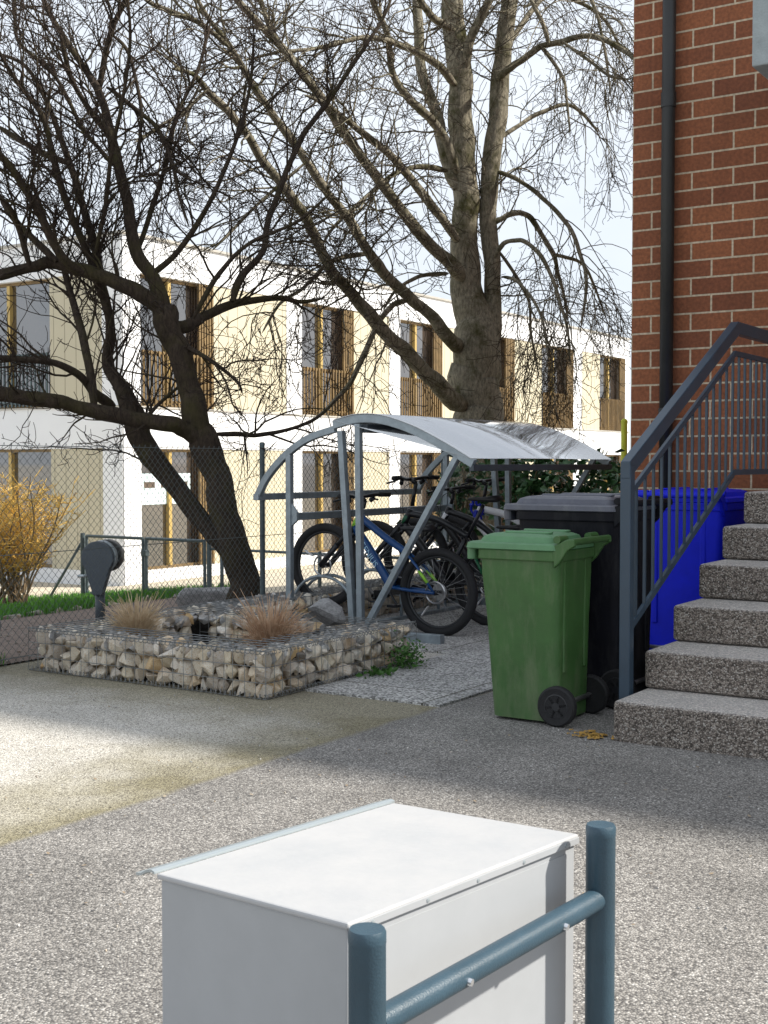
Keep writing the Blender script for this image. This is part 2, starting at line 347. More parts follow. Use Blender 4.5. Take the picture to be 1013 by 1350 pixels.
class MB:
    def __init__(s): s.v = []; s.f = []
    def add(s, vs, fs):
        o = len(s.v); s.v += [tuple(p) for p in vs]; s.f += [tuple(i + o for i in f) for f in fs]; return s
    def box(s, a, b):
        (x0, y0, z0), (x1, y1, z1) = a, b
        x0, x1 = sorted((x0, x1)); y0, y1 = sorted((y0, y1)); z0, z1 = sorted((z0, z1))
        return s.add([(x0, y0, z0), (x1, y0, z0), (x1, y1, z0), (x0, y1, z0), (x0, y0, z1), (x1, y0, z1), (x1, y1, z1), (x0, y1, z1)],
                     [(0, 3, 2, 1), (4, 5, 6, 7), (0, 1, 5, 4), (1, 2, 6, 5), (2, 3, 7, 6), (3, 0, 4, 7)])
    def loft(s, rings, cap=True):
        n = len(rings[0]); vs = [p for r in rings for p in r]; fs = []
        for k in range(len(rings) - 1):
            for i in range(n):
                j = (i + 1) % n
                fs.append((k * n + i, k * n + j, (k + 1) * n + j, (k + 1) * n + i))
        if cap: fs.append(tuple(reversed(range(n)))); fs.append(tuple((len(rings) - 1) * n + i for i in range(n)))
        return s.add(vs, fs)
    def tube(s, pts, r, n=8, cap=True, closed=False):
        P = [Vector(p) for p in pts]; m = len(P); rr = r if isinstance(r, (list, tuple)) else [r] * m
        T = []
        for i in range(m):
            if closed: t = P[(i + 1) % m] - P[i - 1]
            else: t = P[min(i + 1, m - 1)] - P[max(i - 1, 0)]
            T.append(t.normalized() if t.length > 1e-9 else Vector((0, 0, 1)))
        up = Vector((0, 0, 1)) if abs(T[0].z) < .9 else Vector((1, 0, 0))
        u = (up - T[0] * up.dot(T[0])).normalized(); rings = []
        for i in range(m):
            u = (u - T[i] * u.dot(T[i])).normalized(); w = T[i].cross(u)
            rings.append([P[i] + (u * math.cos(2 * PI * k / n) + w * math.sin(2 * PI * k / n)) * rr[i] for k in range(n)])
        if closed: rings.append(rings[0]); return s.loft(rings, False)
        return s.loft(rings, cap)
    def bar(s, a, b, w, h, up=(0, 0, 1)):          # rectangular bar
        a, b = Vector(a), Vector(b); t = (b - a).normalized(); up = Vector(up)
        if abs(t.dot(up)) > .98: up = Vector((1, 0, 0))
        u = t.cross(up).normalized(); v = u.cross(t)
        ring = lambda c: [c + u * (sx * w / 2) + v * (sy * h / 2) for sx, sy in ((-1, -1), (1, -1), (1, 1), (-1, 1))]
        return s.loft([ring(a), ring(b)])
    def sweep(s, pts, w, h, up):                   # rectangular section along a path lying in a plane with normal up
        P = [Vector(p) for p in pts]; up = Vector(up).normalized(); rings = []
        for i, p in enumerate(P):
            t = (P[min(i + 1, len(P) - 1)] - P[max(i - 1, 0)]).normalized(); u = t.cross(up).normalized()
            rings.append([p + u * (sx * h / 2) + up * (sy * w / 2) for sx, sy in ((-1, -1), (1, -1), (1, 1), (-1, 1))])
        return s.loft(rings)
    def lathe(s, prof, c=(0, 0, 0), axis='y', n=24):
        rings = []
        for (r, a) in prof:
            ring = []
            for k in range(n):
                q = 2 * PI * k / n
                x, z = r * math.cos(q), r * math.sin(q)
                ring.append((c[0] + x, c[1] + a, c[2] + z) if axis == 'y' else ((c[0] + x, c[1] + z, c[2] + a) if axis == 'z' else (c[0] + a, c[1] + x, c[2] + z)))
            rings.append(ring)
        return s.loft(rings, True)
    def prism(s, outline, y0, y1):                 # outline in x, z; thickness along y
        return s.loft([[(x, y0, z) for x, z in outline], [(x, y1, z) for x, z in outline]])
    def build(s, name, m, parent=None, smooth=False, bevel=0.0, seg=2, fix=True, label=None, auto=None):
        me = bpy.data.meshes.new(name); me.from_pydata(s.v, [], s.f); me.update()
        if fix:
            bm = bmesh.new(); bm.from_mesh(me); bmesh.ops.recalc_face_normals(bm, faces=bm.faces); bm.to_mesh(me); bm.free()
        me.materials.append(m)
        if smooth: me.polygons.foreach_set('use_smooth', [True] * len(me.polygons))
        o = bpy.data.objects.new(name, me); COL.objects.link(o)
        if parent: o.parent = parent
        if bevel:
            md = o.modifiers.new('bevel', 'BEVEL'); md.width = bevel; md.segments = seg; md.limit_method = 'ANGLE'; md.angle_limit = math.radians(35)
        if auto is not None:
            bmm = bmesh.new(); bmm.from_mesh(me)
            for e in bmm.edges:
                if len(e.link_faces) == 2 and e.calc_face_angle(0) > auto: e.smooth = False
            for f_ in bmm.faces: f_.smooth = True
            bmm.to_mesh(me); bmm.free()
        if label: o['label'] = label
        return o

def fast_mesh(name, V, Fq, m, parent=None, smooth=True, k=4):
    me = bpy.data.meshes.new(name); nf = len(Fq)
    me.vertices.add(len(V)); me.vertices.foreach_set('co', np.asarray(V, np.float32).ravel())
    me.loops.add(nf * k); me.loops.foreach_set('vertex_index', np.asarray(Fq, np.int32).ravel())
    me.polygons.add(nf); me.polygons.foreach_set('loop_start', np.arange(nf, dtype=np.int32) * k)
    me.polygons.foreach_set('loop_total', np.full(nf, k, np.int32))
    me.polygons.foreach_set('use_smooth', np.full(nf, smooth, bool))
    me.update(calc_edges=True); me.materials.append(m)
    o = bpy.data.objects.new(name, me); COL.objects.link(o)
    if parent: o.parent = parent
    return o
def tubes_np(lines, n):
    """many tapered tubes at once: lines of (points Nx3, radii N)"""
    VV, FF, off = [], [], 0
    ang = np.arange(n) * 2 * PI / n; ca, sa = np.cos(ang), np.sin(ang)
    for P, R in lines:
        P = np.asarray(P, float); m = len(P)
        T = np.empty_like(P); T[1:-1] = P[2:] - P[:-2]; T[0] = P[1] - P[0]; T[-1] = P[-1] - P[-2]
        T /= (np.linalg.norm(T, axis=1, keepdims=True) + 1e-9)
        mean = T.mean(0); ref = np.array([1., 0, 0]) if abs(mean[0]) < .6 else np.array([0, 1., 0])
        U = ref - T * (T @ ref)[:, None]; U /= (np.linalg.norm(U, axis=1, keepdims=True) + 1e-9)
        Wv = np.cross(T, U)
        ring = P[:, None, :] + (U[:, None, :] * ca[None, :, None] + Wv[:, None, :] * sa[None, :, None]) * np.asarray(R)[:, None, None]
        VV.append(ring.reshape(-1, 3))
        i = np.arange(m - 1)[:, None] * n + np.arange(n)[None, :]
        j = np.arange(m - 1)[:, None] * n + (np.arange(n)[None, :] + 1) % n
        FF.append((np.stack([i, j, j + n, i + n], -1).reshape(-1, 4)) + off); off += m * n
    return np.concatenate(VV), np.concatenate(FF)
def rrect(x0, x1, y0, y1, r, z, n=4):
    P = []
    for cx, cy, a0 in ((x1 - r, y1 - r, 0), (x0 + r, y1 - r, PI / 2), (x0 + r, y0 + r, PI), (x1 - r, y0 + r, 1.5 * PI)):
        for k in range(n + 1):
            a = a0 + k * PI / 2 / n; P.append((cx + r * math.cos(a), cy + r * math.sin(a), z))
    return P
def copy_tree(o, parent=None):
    c = o.copy(); COL.objects.link(c)
    if parent: c.parent = parent
    for ch in list(o.children): copy_tree(ch, c)
    return c

# ------------------------------------------------------------------ ground, paving
def sheet(name, xs, ys, m, zf, kind='structure'):
    V, Fc = [], []
    for y in ys:
        for x in xs: V.append((x, y, zf(x, y)))
    nx = len(xs)
    for j in range(len(ys) - 1):
        for i in range(nx - 1): Fc.append((j * nx + i, j * nx + i + 1, (j + 1) * nx + i + 1, (j + 1) * nx + i))
    mb = MB().add(V, Fc); o = mb.build(name, m, fix=False); o.rotation_euler = (0, 0, TH)
    return tag(o, kind=kind)
xs = [-900, -300, -100, -50] + [-30 + .5 * i for i in range(48)] + [-6.35, -5, -3, 0, 4, 20, 100, 900]
ys = [-900, -100, -20, -5, 0, 4, 8, 12, 16, 20, 40, 100, 300, 900]
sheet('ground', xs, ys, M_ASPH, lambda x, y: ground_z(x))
sx = [-21 + .5 * i for i in range(29)] + [-6.5]
sheet('yard', sx, [3, 6, 9, 12, 15, 18.5, 30, 48], M_SAND, lambda x, y: ground_z(x) + .006)
sheet('soil_bed', [-13.2 + .5 * i for i in range(14)] + [-6.3], [2, 4, 6, 8, 10, 12.2], M_SOIL, lambda x, y: ground_z(x) + .012)
pv = MB().box((-4.20, 5.67, -.05), (-3.335, 7.28, .012)).box((-6.1, 7.284, -.05), (-3.335, 10.6, .013))
o = pv.build('paving', M_SLAB); o.rotation_euler = (0, 0, TH); tag(o, kind='structure')

# lawn strip of blades beyond the soil
rng = np.random.default_rng(3)
def blades(n, area, h, spread, w, zf, r=rng):
    x0, x1, y0, y1 = area
    b = np.stack([r.uniform(x0, x1, n), r.uniform(y0, y1, n)], 1); V = np.zeros((n, 4, 3)); 
    a = r.uniform(0, 2 * PI, n); hh = h * r.uniform(.6, 1.2, n); ln = r.uniform(0, spread, n)
    z = np.array([zf(p[0], p[1]) for p in b])
    dx, dy = np.cos(a) * w / 2, np.sin(a) * w / 2
    V[:, 0] = np.stack([b[:, 0] - dx, b[:, 1] - dy, z], 1); V[:, 1] = np.stack([b[:, 0] + dx, b[:, 1] + dy, z], 1)
    tx, ty = b[:, 0] + np.sin(a) * ln, b[:, 1] - np.cos(a) * ln
    V[:, 2] = np.stack([tx + dx * .3, ty + dy * .3, z + hh], 1); V[:, 3] = np.stack([tx - dx * .3, ty - dy * .3, z + hh], 1)
    return V.reshape(-1, 3), np.arange(n * 4).reshape(n, 4)
V, Fq = blades(34000, (-17.2, -11.2, 4.5, 13.6), .11, .06, .016, lambda x, y: ground_z(x) + .01)
o = fast_mesh('grass', V, Fq, M_GRASS, smooth=False); o.rotation_euler = (0, 0, TH); tag(o, kind='stuff')
V, Fq = blades(2500, (-6.9, -6.28, 4.2, 5.35), .09, .06, .008, lambda x, y: ground_z(x) + .01)
o = fast_mesh('grass', V, Fq, M_GRASS, smooth=False); o.rotation_euler = (0, 0, TH); tag(o, kind='stuff')
# ------------------------------------------------------------------ rocks
def rock_mesh(name, m, n=16, r=None, flat=1.0):
    r = r or random; bm = bmesh.new()
    for _ in range(n):
        v = Vector((r.gauss(0, 1), r.gauss(0, 1), r.gauss(0, 1))).normalized() * r.uniform(.86, 1.08)
        bm.verts.new((v.x, v.y, v.z * flat))
    res = bmesh.ops.convex_hull(bm, input=bm.verts)
    junk = [e for e in res.get('geom_interior', []) if isinstance(e, bmesh.types.BMVert)] + [e for e in res.get('geom_unused', []) if isinstance(e, bmesh.types.BMVert)]
    if junk: bmesh.ops.delete(bm, geom=list(set(junk)), context='VERTS')
    bmesh.ops.bevel(bm, geom=list(bm.edges), offset=.055, segments=1, affect='EDGES', profile=.5, clamp_overlap=True)
    bmesh.ops.recalc_face_normals(bm, faces=bm.faces)
    me = bpy.data.meshes.new(name); bm.to_mesh(me); bm.free(); me.materials.append(m)
    return me
ROCKS = [rock_mesh('stone', M_STONE, random.randint(9, 14)) for _ in range(26)]
GRAV = [rock_mesh('gravel', M_GRAVEL, 12) for _ in range(8)]
def rock_arrays(me):
    V = np.empty(len(me.vertices) * 3); me.vertices.foreach_get('co', V); V = V.reshape(-1, 3)
    return V, [list(p.vertices) for p in me.polygons]
RA = [rock_arrays(me) for me in ROCKS]; GA = [rock_arrays(me) for me in GRAV]
def rocks_joined(name, specs, arrs, m, parent):
    mb = MB()
    for (c, s, q) in specs:
        V, Fc = random.choice(arrs)
        R = np.array(q.to_matrix()); P = (V * np.array(s)) @ R.T + np.array(c)
        mb.add([tuple(p) for p in P], Fc)
    o = mb.build(name, m, parent, fix=False); tag(o, kind='stuff'); return o
rq = lambda: Quaternion((random.gauss(0, 1), random.gauss(0, 1), random.gauss(0, 1), random.gauss(0, 1))).normalized()

# stone edging between lawn and soil, rubble on the soil
ke = site_thing('stone_edging', 'row of low rough stones edging the lawn behind the fence', 'stone edging', -11.3, 4.0, 0)
sp2 = []
y = 0.0
while y < 9.4:
    w = random.uniform(.12, .26); sp2.append((Vector((random.uniform(-.05, .05), y + w, ground_z(-11.3) + .0)), (.13, w, random.uniform(.06, .10)), Quaternion((0, 0, 1), random.uniform(-.15, .15)))); y += w * 1.9
rocks_joined('edging_stones', sp2, RA, stone_mat('edging stone', [(0, (.20, .18, .15)), (.5, (.36, .33, .28)), (1, (.27, .25, .22))]), ke)
sp2 = []
for _ in range(1300):
    x, y = random.uniform(-11, -6.35), random.uniform(3.5, 9.5); q = random.uniform(.006, .024)
    sp2.append((S2W(x, y, ground_z(x) + q * .3), (q * 1.3, q, q * .7), rq()))
rb = rocks_joined('rubble', sp2, GA, stone_mat('brown rubble', [(0, (.10, .08, .065)), (.5, (.24, .20, .17)), (.8, (.36, .33, .30)), (1, (.16, .12, .095))]), None)

# ------------------------------------------------------------------ gabion planter (things in site axes, origin at its near corner)
GX0, GX1, GY0, GY1, GH, GW = -6.05, -4.21, 5.33, 6.86, .255, .32
gab = site_thing('gabion_planter', 'low wire basket planter filled with pale stones around a dark planting pit', 'gabion', GX1, GY0, 0)
LX, LY = GX0 - GX1, GY1 - GY0                   # local: x from LX (<0) to 0, y from 0 to LY
count = 0; fill = []
def face_stones(p0, p1, inward, parts):
    global count
    p0, p1 = Vector(p0), Vector(p1); L = (p1 - p0).length; t = (p1 - p0) / L; inw = Vector(inward)
    for layer in (0, 1):
        rows = 3
        for r in range(rows):
            x = random.uniform(.02, .06)
            while x < L - .02:
                w = random.choice((random.uniform(.030, .050), random.uniform(.045, .075))); h = random.uniform(.040, .066)
                c = p0 + t * min(x + w, L - w) + inw * (.052 + .07 * layer + random.uniform(-.006, .008)) + Vector((0, 0, .045 + r * .080 + random.uniform(-.012, .012)))
                s = (w * 1.12, w * 1.0, h * 1.1)
                q = Quaternion((0, 0, 1), math.atan2(t.y, t.x)) @ Quaternion((0, 1, 0), random.uniform(-.8, .8)) @ Quaternion((1, 0, 0), random.uniform(-.6, .6))
                if layer == 0 and parts and count < 100:
                    o = bpy.data.objects.new('stone', random.choice(ROCKS)); COL.objects.link(o); o.parent = gab
                    o.location = c; o.scale = s; o.rotation_mode = 'QUATERNION'; o.rotation_quaternion = q; count += 1
                else: fill.append((c, s, q))
                x += w * 1.42
face_stones((LX, 0, 0), (0, 0, 0), (0, 1, 0), True)
face_stones((0, 0, 0), (0, LY, 0), (-1, 0, 0), True)
face_stones((LX + GW, LY - GW, 0), (-GW, LY - GW, 0), (0, 1, 0), False)      # back wall of the pit
face_stones((LX + GW, GW, 0), (LX + GW, LY - GW, 0), (-1, 0, 0), False)
face_stones((LX, 0, 0), (LX, LY, 0), (1, 0, 0), False)
top = []
for _ in range(900):
    x, y = random.uniform(LX + .03, -.03), random.uniform(.03, LY - .03)
    if LX + GW < x < -GW and GW < y < LY - GW: continue
    r = random.uniform(.018, .042)
    top.append((Vector((x, y, GH - .03 - r * .35 + random.uniform(-.012, .004))), (r * 1.3, r, r * .8), rq()))
rocks_joined('stone_fill', fill, RA, M_STONE, gab)
rocks_joined('top_gravel', top, GA + RA[:6], M_GRAVEL, gab)
MB().box((LX + .1, .1, .0), (-.1, LY - .1, .03)).build('pit_soil', M_DARKS, gab)
core = MB()
core.box((LX + .13, .13, .0), (-.13, GW - .1, GH - .09)); core.box((LX + .13, LY - GW + .13, 0), (-.13, LY - .1, GH - .09))
core.box((LX + .10, GW - .1, 0), (LX + GW - .13, LY - GW + .13, GH - .09)); core.box((-GW + .13, GW - .1, 0), (-.13, LY - GW + .13, GH - .09))
core.build('core', M_DARKS, gab)
W = []
def wire(a, b, r=.0022): W.append((np.array([a, b], float), [r, r]))
def wgrid(p0, p1, up, h, sx, rows):
    p0, p1 = np.array(p0, float), np.array(p1, float); L = np.linalg.norm(p1 - p0); n = int(L / sx); up = np.array(up, float)
    for i in range(n + 1):
        a = p0 + (p1 - p0) * i / n + np.random.default_rng(i).normal(0, .003, 3); wire(a, a + up * h)
    for z in rows: wire(p0 + up * z, p1 + up * z)
wgrid((LX, 0, .005), (0, 0, .005), (0, 0, 1), GH, .072, (.0, .085, .17, GH))
wgrid((0, 0, .005), (0, LY, .005), (0, 0, 1), GH, .072, (.0, .085, .17, GH))
wgrid((LX, 0, .005), (LX, LY, .005), (0, 0, 1), GH, .072, (.0, .12, GH))
wgrid((LX + GW, LY - GW, .005), (-GW, LY - GW, .005), (0, 0, 1), GH, .072, (.12, GH))
zt = GH + .006
for i in range(int(-LX / .075) + 1):
    x = LX + i * .075
    for a, bb in (((x, 0), (x, GW)), ((x, LY - GW), (x, LY))): wire((*a, zt), (*bb, zt))
    if x < LX + GW or x > -GW: wire((x, GW, zt), (x, LY - GW, zt))
for j in range(int(LY / .075) + 1):
    y = j * .075
    if y < GW or y > LY - GW: wire((LX, y, zt + .003), (0, y, zt + .003))
    else: wire((LX, y, zt + .003), (LX + GW, y, zt + .003)); wire((-GW, y, zt + .003), (0, y, zt + .003))
def coil(a, b, r=.013, pitch=.034):
    a, b = np.array(a, float), np.array(b, float); L = np.linalg.norm(b - a); t = (b - a) / L
    u = np.array([0, 0, 1.]); w = np.cross(t, u); n = int(L / pitch * 8); s = np.linspace(0, 1, n); q = s * L / pitch * 2 * PI
    P = a + s[:, None] * (b - a) + r * (np.cos(q)[:, None] * u + np.sin(q)[:, None] * w); W.append((P, [.0023] * n))
for a, bb in (((LX, -.003, .018), (0, -.003, .018)), ((.003, 0, .018), (.003, LY, .018)), ((LX, 0, GH), (0, 0, GH)), ((0, 0, GH), (0, LY, GH)), ((0, 0, .02), (0, 0, GH))): coil(a, bb)
V, Fq = tubes_np(W, 4); fast_mesh('wire_cage', V, Fq, M_WIREL, gab)
# the second basket, low along the fence behind the bicycles
W = []
g2 = site_thing('gabion_wall', 'low gabion wall of stones running along the mesh fence behind the bicycles', 'gabion', -6.06, 6.9, 0)
fill = []; L2 = 3.6
face_keep = count; count = 100
g_old = gab; gab = g2
face_stones((.36, 0, 0), (.36, L2, 0), (-1, 0, 0), False)
face_stones((0, 0, 0), (0.36, 0, 0), (0, 1, 0), False)
top = [(Vector((random.uniform(.02, .34), random.uniform(.02, L2), GH - .035 + random.uniform(-.01, .02))), (.05, .035, .03), rq()) for _ in range(380)]
rocks_joined('stone_fill', fill, RA, M_STONE, g2); rocks_joined('top_gravel', top, GA + RA[:5], M_GRAVEL, g2)
MB().box((.03, .03, 0), (.28, L2 - .03, GH - .07)).build('core', M_DARKS, g2)
wgrid((.36, 0, .005), (.36, L2, .005), (0, 0, 1), GH, .072, (0, .085, .17, GH))
for i in range(int(L2 / .055)): wire((0, i * .055, zt), (.36, i * .055, zt))
for i in range(7): wire((i * .06, 0, zt), (i * .06, L2, zt))
V, Fq = tubes_np(W, 4); fast_mesh('wire_cage', V, Fq, M_WIREL, g2)
gab = g_old

# rock standing on the basket, boulder behind the fence
def single_rock(name, label, loc, s, seed, rz=0, m=M_GRAVEL):
    r = random.Random(seed); me = rock_mesh(name, m, 22, r)
    V, Fc = rock_arrays(me); zmin = V[:, 2].min() * s[2]
    o = bpy.data.objects.new(name, me); COL.objects.link(o); o.scale = s
    o.location = Vector(loc) - Vector((0, 0, zmin + .015)); o.rotation_euler = (0, 0, rz); return tag(o, label, 'rock')
M_ROCK = mat('grey rock', (.30, .30, .30), .9, var=.35, vscale=5, bump=.7, bscale=25)
single_rock('rock', 'angular grey rock lying on top of the gabion planter', S2W(-4.62, 6.46, GH + .0), (.15, .085, .10), 5, TH, M_ROCK)
single_rock('boulder', 'rounded grey boulder in the soil behind the fence left of the planter', S2W(-6.75, 5.35, -.04), (.30, .30, .24), 9, 0, M_ROCK)
single_rock('stone_mound', 'dark low stone behind the dry grass by the garden gate', S2W(-8.3, 9.6, ground_z(-8.3)), (.40, .3, .20), 12, 0, M_ROCK)

# dry grass tufts in the pit
def tuft(name, label, cat, x, y, z, n, h, spread, m, seed, group=None, w=.009):
    r = np.random.default_rng(seed); t = site_thing(name, label, cat, x, y, z, group)
    lines = []
    for _ in range(n):
        a = r.uniform(0, 2 * PI); b0 = r.uniform(0, spread * .35); L = h * r.uniform(.35, 1.35); out = spread * r.uniform(.1, 1.5)
        p = np.linspace(0, 1, 6); P = np.stack([np.cos(a) * (b0 + out * p ** 1.7), np.sin(a) * (b0 + out * p ** 1.7), L * (p - .45 * p ** 3 * r.uniform(.0, 1.0))], 1)
        lines.append((P, w * .5 * (1 - p * .75)))
    V, Fq = tubes_np(lines, 3); fast_mesh('blades', V, Fq, m, t); return t
tuft('dry_grass', 'tan tuft of dry grass at the left end of the planter pit', 'dry grass', -5.66, 5.86, .08, 620, .31, .13, M_TAN, 1, 'dry grass tufts in the planter')
tuft('dry_grass', 'rounder tuft of dry grass beside the grey rock on the planter', 'dry grass', -4.70, 6.0, .06, 760, .35, .16, mat('brown dry grass', (.42, .22, .12), .8, color2=(.76, .58, .40), vscale=12), 2, 'dry grass tufts in the planter')
# weeds at the foot of the right side
def leafy(n, size, vol, r):
    V, Fq = [], []
    for i in range(n):
        c = vol(r); a = r.uniform(0, 2 * PI); tilt = r.uniform(-.7, .9); s = size * r.uniform(.6, 1.3)
        d = np.array([math.cos(a) * math.cos(tilt), math.sin(a) * math.cos(tilt), math.sin(tilt)])
        w = np.cross(d, r.normal(0, 1, 3)); w /= np.linalg.norm(w) + 1e-9
        nrm = np.cross(d, w); k = len(V)
        V += [c, c + d * s * .5 + w * s * .28 + nrm * s * .06, c + d * s, c + d * s * .5 - w * s * .28 + nrm * s * .06]
        Fq.append((k, k + 1, k + 2, k + 3))
    return np.array(V), np.array(Fq)
for (x, y, n, R, H, lab, s, sd) in ((-4.13, 6.62, 420, .12, .17, 'small bushy green weed growing against the right side of the planter', .028, 4), (-4.12, 6.28, 60, .10, .04, 'low flat leafed weed at the foot of the planter', .055, 5)):
    r = np.random.default_rng(sd); t = site_thing('weed', lab, 'weed', x, y, 0)
    V, Fq = leafy(n, s, lambda r: np.array([r.normal(0, R * .45), r.normal(0, R * .55), abs(r.normal(.4, .3)) * H]), r)
    fast_mesh('leaves', V, Fq, M_WEED, t, False)
# a spill of ochre sand by the bottom step
r = random.Random(4); sp_ = MB()
for i in range(46):
    x, y = r.gauss(0, .05), r.gauss(0, .035); s = r.uniform(.008, .022)
    sp_.add([(x + s * math.cos(k * 1.047) * r.uniform(.6, 1.2), y + s * .8 * math.sin(k * 1.047), .002 + .006 * (k % 2)) for k in range(6)], [(0, 1, 2, 3, 4, 5)])
o = sp_.build('sand_spill', M_MOSS); o.location = S2W(-2.39, 5.45, .002); o.rotation_euler = (0, 0, TH); tag(o, kind='stuff')

# ------------------------------------------------------------------ brick building, canopy, downpipe
BX, BY, BHH = -3.48, 8.6, 8.05
bb = site_thing('brick_building', 'red brick building with pale mortar joints and a dark downpipe at the right', 'building', BX, BY, 0)
MB().box((0, 0, -.3), (16, 9, BHH)).build('wall', M_BRICK, bb)
MB().box((-.12, -.12, BHH), (16.12, 9.12, BHH + .12)).build('roof', M_COPING, bb, bevel=.01)
dp = MB(); px0 = .285
dp.tube([(px0, -.065, .02), (px0, -.065, BHH - .01)], .046, 20)
d = dp.build('downpipe', M_PIPE, bb, smooth=True)
for z in (3.72, 1.55, 5.9):
    MB().tube([(px0, -.065, z), (px0, -.065, z + .10)], .052, 20).build('pipe_collar', M_PIPE, d, auto=.6)
    MB().box((px0 - .015, -.06, z + .03), (px0 + .015, .01, z + .06)).build('pipe_bracket', M_PIPE, d)
cx0, cy0 = None, None
# canopy slab over the landing: its left end is seen at the top right
cn = MB().box((1.30, -1.5, 3.46), (6.5, .0, 3.98))
cn.build('canopy', M_CONC, bb, bevel=.008)

# ------------------------------------------------------------------ stairs and railing
R_, T_, Y1, XL = .1835, .381, 5.42, -2.27
st = site_thing('stairs', 'outdoor stairs of speckled exposed aggregate concrete leading up to the brick building', 'stairs', XL, Y1, 0)
for k in range(6):
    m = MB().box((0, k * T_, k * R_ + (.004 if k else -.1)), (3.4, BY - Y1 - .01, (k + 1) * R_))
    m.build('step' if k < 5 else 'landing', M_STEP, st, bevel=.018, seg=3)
rl = site_thing('stair_railing', 'dark blue grey steel railing with thin bars up the left side of the stairs', 'railing', -2.32, 5.70, 0)
RUN, Z0, Z1, END = 1.60, 1.235, 2.045, 2.85
MB().box((-.027, -.027, .03), (.027, .027, Z0 + .02)).build('post', M_ANTH, rl, bevel=.004)
h = MB(); a = math.atan2(Z1 - Z0, RUN)
def rail_path(z0, z1, y0=0.0): return [(0, y0, z0), (0, RUN, z1), (0, END, z1)]
def flat_rail(z0, z1, w, hh, y0=0.0):
    m = MB(); P = [Vector(p) for p in rail_path(z0, z1, y0)]
    n0 = Vector((0, -math.sin(a), math.cos(a))); n1 = Vector((0, 0, 1)); nm = (n0 + n1).normalized() / math.cos(a / 2)
    rings = []
    for p, n in zip(P, (Vector((0, 0, 1 / math.cos(a))), nm, n1)):
        rings.append([p + Vector((sx * w / 2, 0, 0)) + n * (sz * hh / 2) for sx, sz in ((-1, -1), (1, -1), (1, 1), (-1, 1))])
    return m.loft(rings)
flat_rail(Z0, Z1, .05, .072, -.03).build('handrail', M_ANTH, rl, bevel=.004)
flat_rail(Z0 - .115, Z1 - .145, .02, .03, .02).build('upper_rail', M_ANTH, rl, bevel=.002)
flat_rail(.47, 1.215, .02, .032, .02).build('lower_rail', M_ANTH, rl, bevel=.002)
nb = 25
for i in range(nb):
    y = .11 + i * .112
    if y > END - .02: break
    f = min(y / RUN, 1)
    MB().bar((0, y, .47 + (1.215 - .47) * f), (0, y, Z0 - .115 + (Z1 - .145 - Z0 + .115) * f), .013, .013).build('baluster', M_ANTH, rl)
MB().box((-.027, END - .03, 1.0), (.027, END + .02, Z1 + .03)).build('post', M_ANTH, rl, bevel=.004)
for y in (-.0, 1.0):
    MB().box((.02, y - .02, .07 + y * .48), (.055, y + .02, .11 + y * .48)).build('mounting_lug', M_ANTH, rl)

